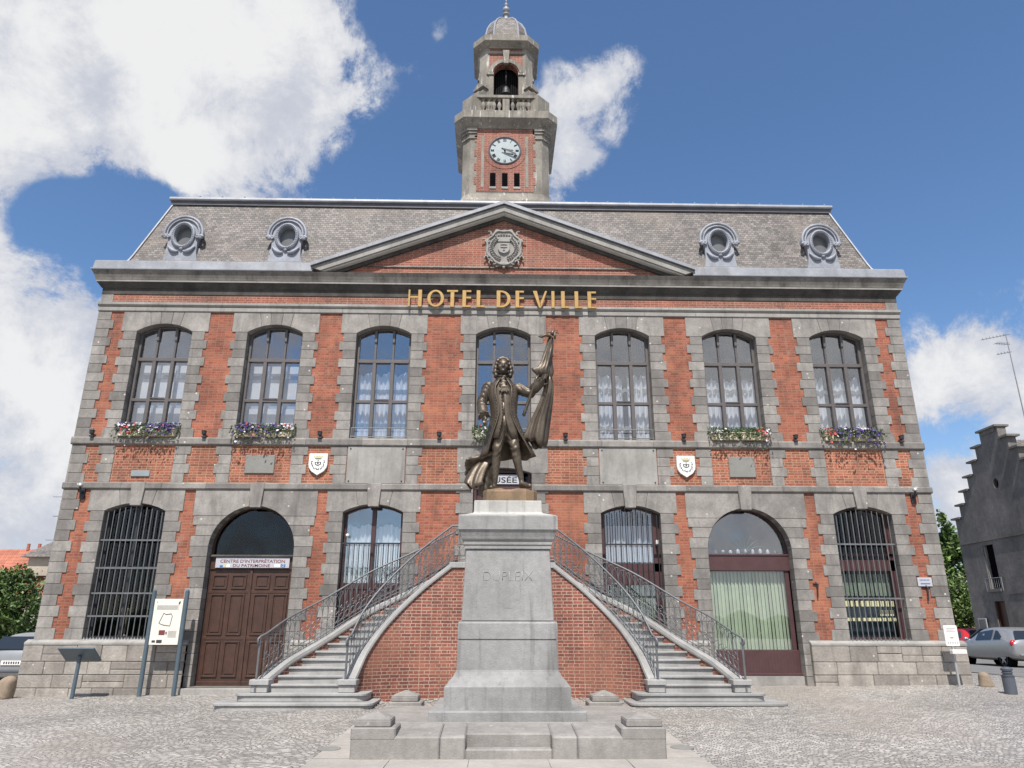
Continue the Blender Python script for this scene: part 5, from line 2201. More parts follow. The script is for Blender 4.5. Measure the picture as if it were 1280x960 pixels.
def body(b):
    # trunk
    blob(b, (-.13, 0, 2.02), (.245, .16, .25))
    blob(b, (-.115, -.01, 1.75), (.195, .145, .22))
    blob(b, (-.09, 0, 1.50), (.205, .155, .20))
    capsule(b, (-.13, .0, 2.16), .12, (-.13, -.02, 2.38), .075)
    # head with a face
    blob(b, HEADC, (.112, .130, .155))
    blob(b, HEADC + Vector((0, -.045, -.085)), (.075, .075, .075))
    blob(b, HEADC + Vector((0, -.112, -.115)), (.035, .03, .03))           # chin
    capsule(b, HEADC + Vector((0, -.118, .03)), .012, HEADC + Vector((0, -.148, -.035)), .02)   # nose
    blob(b, HEADC + Vector((0, -.135, -.035)), (.026, .02, .016))
    blob(b, HEADC + Vector((0, -.115, -.075)), (.036, .02, .010))          # lips
    blob(b, HEADC + Vector((0, -.112, -.092)), (.032, .02, .010))
    for s_ in (-1, 1):
        blob(b, HEADC + Vector((s_ * .045, -.108, .048)), (.034, .022, .012))   # brows
        blob(b, HEADC + Vector((s_ * .042, -.098, .018)), (.019, .018, .013))   # eyes
        blob(b, HEADC + Vector((s_ * .057, -.090, -.035)), (.036, .034, .036))   # cheeks
        blob(b, HEADC + Vector((s_ * .108, .0, -.01)), (.016, .03, .04))
    # legs: breeches, stockings, buckled shoes
    for hip, kn, an in ((HIP_L, KN_L, AN_L), (HIP_R, KN_R, AN_R)):
        capsule(b, hip, .135, kn, .088)
        mid = Vector(kn).lerp(Vector(an), .35)
        capsule(b, kn, .080, mid + Vector((0, .02, 0)), .082)
        capsule(b, mid + Vector((0, .015, 0)), .080, an, .046)
    for an, toe in ((AN_L, (-.33, -.20, .285)), (AN_R, (.345, -.22, .315))):
        a = Vector(an)
        capsule(b, a, .048, a + Vector((0, .03, -.07)), .05)
        capsule(b, a + Vector((0, .03, -.075)), .046, Vector(toe), .04)
        capsule(b, a + Vector((0, -.03, -.045)), .046, Vector(toe) + Vector((0, .06, .01)), .042)
        capsule(b, a + Vector((0, .05, -.08)), .035, a + Vector((0, .05, -.105)), .036)
    # sleeved arms
    for sh, el, wr in ((SH_L, EL_L, WR_L), (SH_R, EL_R, WR_R)):
        capsule(b, sh, .108, el, .088)
        capsule(b, el, .086, Vector(el).lerp(Vector(wr), .8), .072)
    # left-of-picture hand: index finger pointing down
    wl = Vector(WR_L)
    capsule(b, Vector(EL_L).lerp(wl, .8), .045, wl, .036)
    pl_ = wl + Vector((.015, -.03, -.075))
    capsule(b, wl, .036, pl_, .043)
    capsule(b, wl + Vector((.02, 0, -.03)), .036, pl_ + Vector((.025, .005, .005)), .036)
    for k, (dx, l1, crl) in enumerate(((-.032, .05, 1.1), (-.010, .055, .9), (.014, .055, .7), (.036, .075, .0))):
        a = pl_ + Vector((dx, -.008, -.03))
        m1 = a + Vector((.004, -.022 * crl - .004, -l1))
        m2 = m1 + Vector((.004, .025 * crl - .004, -l1 * .75))
        capsule(b, a, .0135, m1, .0125, 8, 3)
        capsule(b, m1, .0125, m2, .010, 8, 3)
    th = wl + Vector((.045, -.03, -.04))
    capsule(b, th, .016, th + Vector((.028, -.015, -.045)), .014, 8, 3)
    capsule(b, th + Vector((.028, -.015, -.045)), .014, th + Vector((.03, -.02, -.085)), .011, 8, 3)
    # right-of-picture hand closed round the staff
    wr = Vector(WR_R)
    capsule(b, Vector(EL_R).lerp(wr, .8), .045, wr, .036)
    ph = wr + Vector((.045, -.03, .06))
    capsule(b, wr, .036, ph, .045)
    for k in range(4):
        a = ph + Vector((-.02 + .008 * k, -.02, -.03 + .028 * k))
        m1 = a + Vector((.035, -.04, .006))
        m2 = m1 + Vector((.04, .015, .004))
        m3 = m2 + Vector((.0, .04, 0))
        capsule(b, a, .015, m1, .014, 8, 3)
        capsule(b, m1, .014, m2, .013, 8, 3)
        capsule(b, m2, .013, m3, .011, 8, 3)
    capsule(b, ph + Vector((-.02, -.01, .04)), .016, ph + Vector((.03, -.05, .085)), .012, 8, 3)


rndf = random.Random(11)


def crease(v):
    """cloth creases on sleeves and breeches, pushed along the vertex normal"""
    c = v.co
    if c.z < 2.3:
        arm = c.z > 1.5 and (c.x < -.36 or c.x > .16)
        knee = .85 < c.z < 1.2
        amp = .0075 if arm else (.005 if knee else .0018)
        w1 = math.sin(c.z * 48 + 9 * math.sin(c.x * 11 + c.y * 17))
        w2 = math.sin(c.z * 23 + c.x * 19 + 6 * math.sin(c.y * 13))
        v.co = c + v.normal * amp * (w1 + .8 * w2)


BODY = remeshed('body', body, .0115, 4, BRONZE, STAT, crease)
BODY['label'] = 'bronze body with breeches, stockings and buckled shoes'


def wig(b):
    blob(b, HEADC + Vector((0, .045, .05)), (.128, .125, .135))
    for s_ in (-1, 1):
        for k, (dx, dz, r_) in enumerate(((.130, .03, .058), (.150, -.04, .066), (.158, -.115, .070), (.142, -.185, .062), (.10, .10, .06))):
            blob(b, HEADC + Vector((s_ * dx * .94, .0, dz)), (r_ * .74, .08, r_ * .74))
    blob(b, HEADC + Vector((0, .11, -.12)), (.11, .06, .14))
    roll = [HEADC + Vector((.118 * math.cos(R(a)), -.035, .07 + .085 * math.sin(R(a)))) for a in range(10, 175, 16)]
    for p0, p1 in zip(roll, roll[1:]):
        capsule(b, p0, .036, p1, .036)


remeshed('wig', wig, .012, 4, BRONZE, STAT, lambda v: setattr(v, 'co', v.co + v.normal * .003 * math.sin(v.co.z * 90 + v.co.x * 60)))


def coat_sheet(mb, levels, nang, folds=0.0, thick=.022, ragged=0.0, nf=7):
    """levels: (z, centre x, centre y, half width, half depth, opening a0, opening a1) angles in degrees, 270 = towards the viewer"""
    rows = []
    M_ = len(levels)
    for li, (z, cx, cy, rx, ry, a0, a1) in enumerate(levels):
        row = []
        for i in range(nang + 1):
            a = R(a1 + (a0 + 360 - a1) * i / nang)
            fz = folds * (li / (M_ - 1)) ** 1.3
            k = 1 + fz * math.sin(nf * a + .6 * li / M_) + .012 * math.sin(13 * a + z * 21)
            row.append(Vector((cx + rx * k * math.cos(a), cy + ry * k * math.sin(a), z + ragged * math.sin(5 * a + 1) * (li / (M_ - 1)) ** 3)))
        rows.append(row)
    vs = [p for r_ in rows for p in r_]
    w_ = nang + 1
    inner = []
    for li, row in enumerate(rows):
        cx, cy = levels[li][1], levels[li][2]
        for p in row:
            d = Vector((p.x - cx, p.y - cy, 0))
            inner.append(p - d.normalized() * thick)
    n0 = len(vs)
    vs += inner
    fs = []
    for r_ in range(M_ - 1):
        for i in range(nang):
            a = r_ * w_ + i
            fs.append((a, a + 1, a + w_ + 1, a + w_))
            fs.append((n0 + a, n0 + a + w_, n0 + a + w_ + 1, n0 + a + 1))
    for i in range(nang):
        fs.append((i, n0 + i, n0 + i + 1, i + 1))
        a = (M_ - 1) * w_ + i
        fs.append((a, a + 1, n0 + a + 1, n0 + a))
    for r_ in range(M_ - 1):
        for c_ in (0, nang):
            a = r_ * w_ + c_
            f_ = (a, a + w_, n0 + a + w_, n0 + a)
            fs.append(f_ if c_ == 0 else f_[::-1])
    mb.add(vs, fs)
    return rows


wc = MB()
rows = coat_sheet(wc, [(2.30, -.13, 0, .12, .12, 262, 276), (2.18, -.13, 0, .20, .155, 262, 274), (2.02, -.125, -.005, .255, .185, 264, 271), (1.80, -.11, -.01, .225, .18, 265, 270), (1.62, -.10, -.01, .215, .18, 264, 271), (1.48, -.095, -.01, .235, .19, 258, 276), (1.32, -.09, -.01, .26, .20, 250, 286), (1.19, -.09, -.01, .275, .205, 243, 296)], 44, .02)
WC = wc.build('waistcoat', BRONZE, STAT, smooth=True)
q = MB()
for i in range(15):
    z = 2.14 - .06 * i
    j = min(range(len(rows)), key=lambda r_: abs(rows[r_][0].z - z))
    t_ = [r_[-1] for r_ in rows]
    # walk down the left-hand opening edge
    for a, b_ in zip(t_, t_[1:]):
        if b_.z <= z <= a.z:
            f = (z - a.z) / (b_.z - a.z)
            p = a.lerp(b_, f)
            q.ico((p.x - .012, p.y - .008, p.z), .0135, 1)
            break
q.build('buttons', BRONZE, STAT)

ct = MB()
crow = coat_sheet(ct, [(2.36, -.13, .02, .135, .13, 250, 292), (2.27, -.13, .02, .21, .16, 244, 298), (2.17, -.13, .01, .285, .185, 240, 302), (2.02, -.13, .0, .285, .205, 242, 305), (1.84, -.12, .0, .25, .20, 246, 300), (1.66, -.11, .0, .24, .20, 247, 302), (1.50, -.10, .01, .275, .22, 240, 309), (1.32, -.08, .03, .33, .25, 230, 316), (1.14, -.06, .05, .395, .28, 222, 321), (.98, -.04, .07, .455, .31, 217, 325), (.90, -.035, .08, .485, .32, 215, 326)], 72, .075, .024, .02, 8)
CT = ct.build('frock_coat', BRONZE, STAT, smooth=True)
q = MB()
for c_, off in ((-1, .02), (0, -.02)):
    edge = [r_[c_] for r_ in crow]
    q.tube([p + Vector((0, -.004, 0)) for p in edge], .014, 6)
    for i in range(16):
        z = 2.2 - .062 * i
        for a, b_ in zip(edge, edge[1:]):
            if b_.z <= z <= a.z:
                p = a.lerp(b_, (z - a.z) / (b_.z - a.z))
                s_ = 1 if c_ == 0 else -1
                q.ico((p.x + s_ * .035, p.y - .012 + (.012 if c_ == 0 else .012) * 0, p.z), .014, 1)
                break
q.build('coat_edging', BRONZE, CT, smooth=True)


def cravat(b):
    for i in range(5):
        z = 2.37 - .055 * i
        blob(b, (-.125 + .014 * (-1) ** i, -.12 - .016 * i, z), (.045 + .010 * i, .035, .034))
    for s_ in (-1, 1):
        capsule(b, (-.13 + s_ * .02, -.10, 2.395), .026, (-.13 + s_ * .075, -.05, 2.40), .026)
    for i in range(5):
        capsule(b, (-.11, -.185, 2.20), .02, (-.20 + .045 * i, -.205, 2.06 - .02 * (i % 2)), .016)


remeshed('cravat', cravat, .011, 1, BRONZE, STAT)


def cuffs(b, el, wr):
    if True:
        e, w_ = Vector(el), Vector(wr)
        a = e.lerp(w_, .42)
        c_ = e.lerp(w_, .86)
        capsule(b, a, .100, c_, .092)
        d = (w_ - e).normalized()
        u = d.orthogonal().normalized()
        v = d.cross(u)
        for k in range(12):        # lace ruffle
            an = 2 * PI * k / 12
            p = c_ + (u * math.cos(an) + v * math.sin(an)) * .07
            capsule(b, p, .022, p + d * (.07 + .02 * (k % 3)) + (u * math.cos(an) + v * math.sin(an)) * .045, .014, 8, 3)


remeshed('cuff', lambda b: cuffs(b, EL_L, WR_L), .011, 1, BRONZE, STAT)
remeshed('cuff', lambda b: cuffs(b, EL_R, WR_R), .011, 1, BRONZE, STAT)

# flag: staff from the thigh up to the finial, cloth gathered and hanging
PB, PT = Vector((.245, -.10, 1.62)), Vector((.785, -.16, 3.20))
q = MB()
q.tube([PB, PT], .019, 8)
q.build('flag_staff', BRONZE, STAT, smooth=True)
q = MB()
d = (PT - PB).normalized()
q.tube([PT, PT + d * .05, PT + d * .08, PT + d * .16], [.03, .045, .02, .004], 8)
for s_ in (-1, 1):
    q.tube([PT + d * .03, PT + d * .06 + Vector((s_ * .07, 0, .0)), PT + d * .0 + Vector((s_ * .13, 0, .02))], [.018, .014, .005], 6)
q.tube([PT + Vector((-.02, -.02, -.05)), PT + Vector((-.12, -.05, -.02)), PT + Vector((-.2, -.04, -.06)), PT + Vector((-.26, -.03, -.05))], [.02, .035, .025, .008], 6)
q.tube([PT + Vector((.02, -.02, -.02)), PT + Vector((.05, -.05, .01)), PT + Vector((.05, -.05, -.1))], [.02, .03, .02], 6)
q.build('staff_finial', BRONZE, STAT, smooth=True)


def loft(mb, levels, n=40, lob=6, amp=.14, seed=0.0, rag=0.0):
    vs, fs = [], []
    rr = random.Random(int(seed * 10) + 3)
    ph = 0.0
    for li, (z, cx, cy, rx, ry, tilt) in enumerate(levels):
        ph += rr.uniform(-.25, .45)
        e = (li / (len(levels) - 1)) ** 2
        for i in range(n):
            a = 2 * PI * i / n
            k = 1 + amp * math.sin(lob * a + seed + ph) + amp * .6 * math.sin((lob * 2 + 1) * a - 1.3 * ph) + amp * .5 * math.sin(2 * a + seed * 2 + .7 * ph)
            x = rx * k * math.cos(a)
            vs.append((cx + x, cy + ry * k * math.sin(a), z + tilt * x + rag * e * (math.sin(3 * a + seed) + .6 * math.sin(7 * a))))
    for li in range(len(levels) - 1):
        for i in range(n):
            fs.append((li * n + i, li * n + (i + 1) % n, (li + 1) * n + (i + 1) % n, (li + 1) * n + i))
    fs.append(tuple(range(n)))
    if not rag:
        e = (len(levels) - 1) * n
        fs.append(tuple(range(e, e + n)))
    mb.add(vs, fs)


q = MB()
loft(q, [(3.16, .765, -.13, .035, .04, 0), (3.08, .75, -.12, .05, .055, .3), (2.98, .735, -.11, .062, .065, .5), (2.86, .71, -.10, .075, .08, .5), (2.76, .685, -.09, .085, .09, .6), (2.66, .665, -.09, .095, .095, .4), (2.57, .64, -.10, .125, .12, .2), (2.50, .60, -.12, .165, .12, -.1), (2.43, .60, -.12, .15, .11, -.2), (2.37, .63, -.10, .09, .09, 0)], 48, 4, .20, .4)
for k in range(4):
    q.tube([(.78 - .012 * k, -.19 + .05 * k, 3.0), (.74 + .02 * k, -.21 + .04 * k, 2.8), (.70 - .02 * k, -.19 + .03 * k, 2.62), (.62 - .05 * k, -.20 + .04 * k, 2.50)], [.012, .022, .02, .03], 6)
q.build('upper_flag_folds', BRONZE, STAT, smooth=True)
q = MB()
loft(q, [(2.42, .70, -.06, .055, .06, 0), (2.30, .715, -.04, .07, .08, .2), (2.16, .705, -.02, .09, .10, .4), (2.02, .675, .0, .12, .115, .6), (1.88, .63, .02, .15, .12, .7), (1.74, .58, .04, .18, .13, .7), (1.60, .535, .05, .20, .14, .6), (1.46, .50, .06, .21, .14, .5), (1.33, .475, .06, .215, .15, .2), (1.22, .455, .07, .21, .15, 0), (1.13, .45, .08, .20, .145, -.2)], 64, 5, .15, 1.0, .045)
FLAG = q.build('hanging_flag', BRONZE, STAT, smooth=True)
so_ = FLAG.modifiers.new('t', 'SOLIDIFY')
so_.thickness = .02
q = MB()
q.tube([PB + (PT - PB) * t + Vector((.0, -.03, 0)) for t in [i / 10 * .48 for i in range(11)]], [.03, .034, .03, .036, .03, .034, .03, .035, .03, .034, .03], 6)
q.build('flag_hem', BRONZE, FLAG, smooth=True)
# fallen drapery and a stump behind the legs


def drapery(b):
    # cloth sweeping back from the coat, thrown over a broken stump on the left
    for k in range(7):
        y = .06 + .045 * k
        capsule(b, (-.22 - .02 * k, y, 1.0 - .02 * k), .06, (-.50 - .01 * k, y + .02, .90 - .03 * k), .055)
        capsule(b, (-.50 - .01 * k, y + .02, .90 - .03 * k), .055, (-.78 - .012 * (k % 3), y + .01, .84 - .045 * k), .03)
    blob(b, (-.46, .20, .66), (.22, .15, .18))
    capsule(b, (-.45, .18, .28), .12, (-.42, .18, .62), .12)


remeshed('fallen_drapery', drapery, .016, 7, BRONZE, STAT, lambda v: setattr(v, 'co', v.co + v.normal * .006 * math.sin(v.co.x * 31 + v.co.z * 37 + 4 * math.sin(v.co.y * 15))))
q = MB()
loft(q, [(.88, -.42, .14, .17, .07, .55), (.76, -.50, .11, .19, .09, .5), (.64, -.56, .08, .185, .10, .45), (.54, -.60, .06, .17, .10, .35), (.46, -.62, .04, .165, .11, .2), (.39, -.63, .03, .15, .12, .05), (.33, -.60, .02, .15, .12, -.1)], 64, 3, .12, 4.1, .035)
CL = q.build('crumpled_cloth', BRONZE, STAT, smooth=True)
so_ = CL.modifiers.new('t', 'SOLIDIFY')
so_.thickness = .02

# ------------------------------------------------------------------ things fixed to the front


def shield(cx, label):
    T = thing('coat_of_arms_shield', label, 'shield', (cx, -.03, 5.82), group='white heraldic shields on the brick piers')
    o_ = [(-.245, .29), (-.25, .0), (-.235, -.09), (-.17, -.19), (0, -.30), (.17, -.19), (.235, -.09), (.25, .0), (.245, .29)]
    MB().prism(o_, -.05, .025).build('shield_plate', WHITE, T, bevel=.008)
    q = MB()
    q.prism([(-.09, .155), (.09, .155), (.13, .24), (.07, .205), (.04, .25), (0, .21), (-.04, .25), (-.07, .205), (-.13, .24)], -.058, -.048)
    q.build('crown_emblem', INK_Y, T)
    q = MB()
    q.box(-.075, .075, -.056, -.049, .135, .15)
    q.build('crown_base', INK, T)
    q = MB()
    q.prism([(-.085, .06), (-.08, -.01), (0, -.05), (.08, -.01), (.085, .06)], -.055, -.049, [[(-.06, .045), (.06, .045), (.055, .0), (0, -.028), (-.055, .0)]])
    q.box(-.02, .02, -.055, -.049, .0, .04)
    q.build('emblem', INK, T)
    q = MB()
    q.ico((0, -.053, .10), .016, 1)
    q.build('emblem_dot', INK_R, T)
    # ring of lettering too small to read: short curved strokes
    q = MB()
    rnd_ = random.Random(4)
    for i in range(22):
        a = R(160 + 220 * i / 21)
        rx, rz = .165, .17
        x, z = rx * math.cos(a), .03 + rz * math.sin(a)
        for k in range(2):
            dx, dz = rnd_.uniform(-.018, .018), rnd_.uniform(-.018, .018)
            q.box(x + dx - .007, x + dx + .007, -.055, -.049, z + dz - .014, z + dz + .014)
    q.build('emblem_lettering', INK, T)
    return T


shield(-4.925, 'white heraldic shield with a gold crown on the brick pier left of the stairs')
shield(4.945, 'white heraldic shield with a gold crown on the brick pier right of the stairs')

for nm, x0, x1, z0, z1, m_, lb in (
        ('wall_plaque', -9.835, -9.345, 5.47, 5.63, PLAQ_B, 'small bluish plaque on the brick apron of the far left bay'),
        ('wall_plaque', -6.87, -6.09, 5.57, 6.07, PLAQ, 'square grey stone plaque on the brick apron above the brown arched door'),
        ('wall_plaque', 6.12, 6.83, 5.54, 6.10, PLAQ, 'square grey stone plaque on the brick apron above the green blinds')):
    o = MB().box(x0, x1, -.04, .0, z0, z1).build(nm, m_, bevel=.01)
    tag(o, lb, 'plaque')
T = thing('street_sign', 'small pale street name plate on the brick strip by the right corner', 'sign')
MB().box(10.735, 11.11, -.05, -.012, 2.72, 2.94).build('sign_plate', SIGN_G, T, bevel=.005)
q = MB()
q.box(10.80, 11.05, -.054, -.049, 2.775, 2.80)
for k in range(7):
    q.box(10.79 + k * .038, 10.81 + k * .038, -.054, -.049, 2.86, 2.895)
q.build('dark_marking', INK_B, T)

# uplighters on the upper string course, one on each brick pier
for i, x in enumerate((-11.01, -8.03, -4.93, -1.72, 1.70, 4.93, 8.0, 10.92)):
    wh = ['by the far left corner', 'between the two leftmost flower-boxed windows', 'above the left white shield', 'left of the window behind the statue',
          'right of the window behind the statue', 'above the right white shield', 'between the two rightmost flower-boxed windows', 'by the far right corner'][i]
    T = thing('uplighter', 'small black uplighter on the upper string course ' + wh, 'floodlight', (x, -.12, Z_S1b), group='uplighters along the upper string course')
    q = MB()
    q.box(-.05, .05, -.02, .03, -.02, .02)
    q.tube([(0, 0, .02), (0, 0, .08)], .015, 6)
    q.build('bracket', IRON_D, T)
    q = MB()
    q.lathe([(.035, 0), (.06, .02), (.065, .09), (.075, .11), (.05, .115)], 0, 0, 10, .05)
    q.build('lamp_head', IRON_D, T)
for s, lb in ((-1, 'small white dome lamp at the left end of the lower string course'), (1, 'small white dome lamp at the right end of the lower string course')):
    T = thing('wall_lamp', lb, 'lamp', (s * 11.0, -.06, 5.22))
    q = MB()
    q.tube([(0, .05, -.2), (0, -.08, -.2), (0, -.14, -.05)], .03, 6)
    q.box(-.06, .06, .0, .06, -.35, -.05)
    q.build('bracket', IRON_D, T)
    q = MB()
    q.lathe([(.06, 0), (.07, .02), (.065, .05), (.04, .09), (.01, .10)], 0, -.14, 12, -.06)
    q.build('lamp_dome', GALV, T, smooth=True)
for x, z, lb in ((8.08, 2.62, 'iron wall tie on the brick strip right of the green blinds'), (10.93, 2.55, 'iron wall tie on the brick strip below the street sign'),):
    o = MB().tube([(x, -.03, z + .2), (x + .02, -.08, z + .15), (x, -.04, z - .18)], .022, 5).tube([(x - .07, -.03, z + .16), (x + .07, -.03, z + .14)], .02, 5).build('wall_tie', IRON_D)
    tag(o, lb, 'wall tie')

# flower boxes


def flower_box(x, y, z, w_, mix_, label, seed):
    T = thing('flower_box', label, 'flower box', (x, y, z), group='flower boxes on the upper window sills')
    rnd_ = random.Random(seed)
    q = MB()
    o_ = [(-w_ / 2, 0), (w_ / 2, 0), (w_ / 2 + .03, .2), (-w_ / 2 - .03, .2)]
    q.prism(o_, -.11, .10)
    q.box(-w_ / 2 - .04, w_ / 2 + .04, -.13, -.108, .175, .205)
    q.build('planter', CREAM, T, bevel=.008)
    lf = MB()
    for i in range(760):
        px, py = rnd_.gauss(0, w_ * .34), rnd_.gauss(-.09, .10)
        px = max(-w_ / 2 - .1, min(w_ / 2 + .1, px))
        pz = .20 + rnd_.uniform(-.03, .17) - (1.5 * max(0, -py - .09)) * rnd_.uniform(.4, 1.5)
        r_ = rnd_.uniform(.02, .042)
        a = Vector((rnd_.gauss(0, 1), rnd_.gauss(0, 1) - .6, rnd_.gauss(0, 1) + .4)).normalized()
        u = a.orthogonal().normalized() * r_
        v = a.cross(u)
        p = Vector((px, py, pz))
        lf.add([p - u, p + v * .55, p + u, p - v * .55], [(0, 1, 2, 3)])
    lf.build('foliage', LEAF, T, recalc=False)
    for m_, nm, cnt, span in mix_:
        fl = MB()
        for i in range(int(cnt * 1.8)):
            px = rnd_.uniform(span[0], span[1]) * w_ + rnd_.gauss(0, .03)
            py = rnd_.gauss(-.12, .08)
            pz = .24 + rnd_.uniform(-.05, .14) - (1.5 * max(0, -py - .10)) * rnd_.uniform(.4, 1.5)
            a = Vector((rnd_.gauss(0, .5), -1 + rnd_.gauss(0, .3), .5 + rnd_.gauss(0, .4))).normalized()
            r_ = rnd_.uniform(.022, .042)
            u = a.orthogonal().normalized()
            v = a.cross(u)
            p = Vector((px, py - .02, pz))
            n = 6
            vs = [p - a * .012] + [p + (u * math.cos(2 * PI * k / n) + v * math.sin(2 * PI * k / n)) * r_ for k in range(n)]
            fl.add(vs, [(0, 1 + k, 1 + (k + 1) % n) for k in range(n)])
        fl.build(nm, m_, T, recalc=False)
    return T


Pp = lambda n, a=-.5, b_=.5: (PET_P, 'purple_flowers', n, (a, b_))
Ww = lambda n, a=-.5, b_=.5: (PET_W, 'white_flowers', int(n * .6), (a, b_))
Rr_ = lambda n, a=-.5, b_=.5: (PET_R, 'red_flowers', max(3, int(n * .6)), (a, b_))
ZB = Z_S1b + .012
FBX = [(CX[0] - .40, [Ww(34), Rr_(14, -.3, .2), Pp(22, -.5, 0)], 'cream flower box with white and red flowers on the far left sill'),
       (CX[0] + .40, [Pp(80), Ww(14, -.5, .1), Rr_(5)], 'cream flower box thick with purple flowers on the far left sill'),
       (CX[1] - .40, [Pp(60), Rr_(6), Ww(8)], 'flower box of dark purple flowers, left on the sill over the brown door'),
       (CX[1] + .40, [Ww(34, 0, .5), Pp(34, -.5, .2), Rr_(6)], 'flower box of purple and white flowers, right on the sill over the brown door'),
       (CX[5] - .40, [Ww(18, -.5, 0), Pp(6)], 'leafy flower box with few white flowers, left on the sill over the green blinds'),
       (CX[5] + .40, [Rr_(24, 0, .5), Ww(10, .3, .55)], 'leafy flower box with red flowers, right on the sill over the green blinds'),
       (CX[6] - .40, [Pp(46, -.1, .5), Rr_(22, -.5, -.1), Ww(8)], 'cream flower box with red and purple flowers on the far right sill'),
       (CX[6] + .40, [Pp(70), Ww(20)], 'cream flower box with purple and white flowers on the far right sill'),
       (-.50, [Ww(16), Rr_(6)], 'cream flower box on the sill behind the statue')]
for i, (x, mx_, lb) in enumerate(FBX):
    flower_box(x, -.03, ZB, .70 if i < 8 else .45, mx_, lb, 40 + i)

# ------------------------------------------------------------------ street furniture on the left
T = thing('orientation_table', 'blue-grey lectern board on a single post before the left corner of the building', 'lectern', (-9.90, -.85, gz(-9.9, -.85)))
q = MB()
q.tube([(0, 0, -.05), (.02, .0, .92)], .045, 10)
q.build('post', POST_B, T)
q = MB()
a = R(33)
vs = []
for h in (0, .035):
    for x, t in ((-.42, -.30), (.42, -.30), (.42, .22), (-.42, .22)):
        vs.append((x + .02, t * math.cos(a) + h * math.sin(a), .93 - t * math.sin(a) + h * math.cos(a)))
q.add(vs, [(3, 2, 1, 0), (4, 5, 6, 7), (0, 1, 5, 4), (1, 2, 6, 5), (2, 3, 7, 6), (3, 0, 4, 7)])
q.build('board', POST_B, T, bevel=.006)
T = thing('map_panel', 'cream map panel on two blue-grey posts beside the brown arched door', 'sign', (-8.13, -.5, gz(-8.1, -.5)))
zb = gz(-8.1, -.5)
for x in (-.40, .40):
    q = MB()
    q.tube([(x, 0, -.05), (x, 0, 2.50 - zb)], .052, 12)
    q.ico((x, 0, 2.52 - zb), .05, 2)
    q.build('post', POST_B, T, smooth=False)
MB().box(-.345, .345, -.035, .02, 1.285 - zb, 2.345 - zb).build('panel', PANEL, T, bevel=.006)
q = MB()
pg = [(-.17, 1.78), (-.08, 2.02), (-.03, 1.98), (.10, 2.0), (.13, 1.94), (.10, 1.72), (-.06, 1.74)]
pts = [(x, -.04, z - zb) for x, z in pg]
q.tube(pts, .007, 4, True)
q.tube([(-.28, -.04, 2.27 - zb), (-.27, -.04, 2.27 - zb)], .012, 4)
q.prism([(.24, 2.22 - zb), (.27, 2.22 - zb), (.29, 2.29 - zb), (.25, 2.28 - zb)], -.041, -.034)
q.box(-.28, -.20, -.041, -.034, 1.34 - zb, 1.39 - zb)
q.box(-.17, -.04, -.041, -.034, 1.33 - zb, 1.40 - zb)
q.tube([(.03, -.04, 1.56 - zb), (.05, -.04, 1.56 - zb)], .028, 6)
q.build('map_drawing', INK, T)
q = MB()
for k in range(7):
    q.box(-.27, .27 - .02 * (k % 3), -.039, -.034, 2.19 - zb - k * .016, 2.196 - zb - k * .016)
for k in range(9):
    q.box(.08, .28, -.039, -.034, 1.60 - zb - k * .018, 1.607 - zb - k * .018)
q.build('printed_text', INK_G, T)
MB().box(-.14, .005, -.04, -.034, 1.51 - zb, 1.62 - zb).build('map_photo', INK_R, T)


def guard(x, y, lean, label, seed, k_=1.0):
    rnd_ = random.Random(seed)
    bm_ = bmesh.new()
    bmesh.ops.create_icosphere(bm_, subdivisions=3, radius=1)
    q = MB()
    vs = []
    for v in bm_.verts:
        c = v.co
        t = (c.z + 1) / 2
        r_ = .27 * (1 - .42 * t) * (1 + .05 * math.sin(5 * c.x + 3 * c.y + seed))
        nn = math.hypot(c.x, c.y) + 1e-6
        k = min(1, nn * 1.5)
        vs.append((c.x / nn * r_ * k + lean * t, c.y / nn * r_ * k + .03 * t, -.1 + .60 * (t if nn > .05 else t)))
    q.add(vs, [tuple(v.index for v in f.verts) for f in bm_.faces])
    bm_.free()
    o = q.build('guard_stone', BOULD, smooth=True)
    o.location = (x, y, gz(x, y))
    o.scale = (k_, k_, k_)
    return tag(o, label, 'guard stone')


guard(-11.68, -.62, .14, 'leaning brown guard stone at the left corner of the building, beside the parked car', 1)
guard(11.72, -.55, -.06, 'squat brown guard stone at the right corner of the building', 4, .66)

# ------------------------------------------------------------------ right corner
T = thing('notice_post', 'white notice on a galvanised post at the right corner of the building', 'sign', (11.07, -.5, gz(11.07, -.5)))
zb = gz(11.07, -.5)
MB().tube([(0, 0, -.05), (0, 0, 1.25)], .03, 8).build('post', GALV, T)
MB().box(-.175, .165, -.05, -.03, 1.25 - zb + .03, 1.76 - zb).build('notice_board', WHITE, T, bevel=.012)
q = MB()
for k in range(3):
    q.box(-.12, .11 - .03 * (k % 2), -.054, -.049, 1.69 - zb - k * .04, 1.703 - zb - k * .04)
q.box(-.05, .03, -.054, -.049, 1.46 - zb, 1.50 - zb)
for k in range(5):
    q.box(-.13 + k * .055, -.10 + k * .055, -.054, -.049, 1.34 - zb, 1.375 - zb)
q.build('notice_print', INK_G, T)
MB().box(-.11, .24, -.16, -.02, .74, .84).build('bag_dispenser', WHITE, T, bevel=.012)


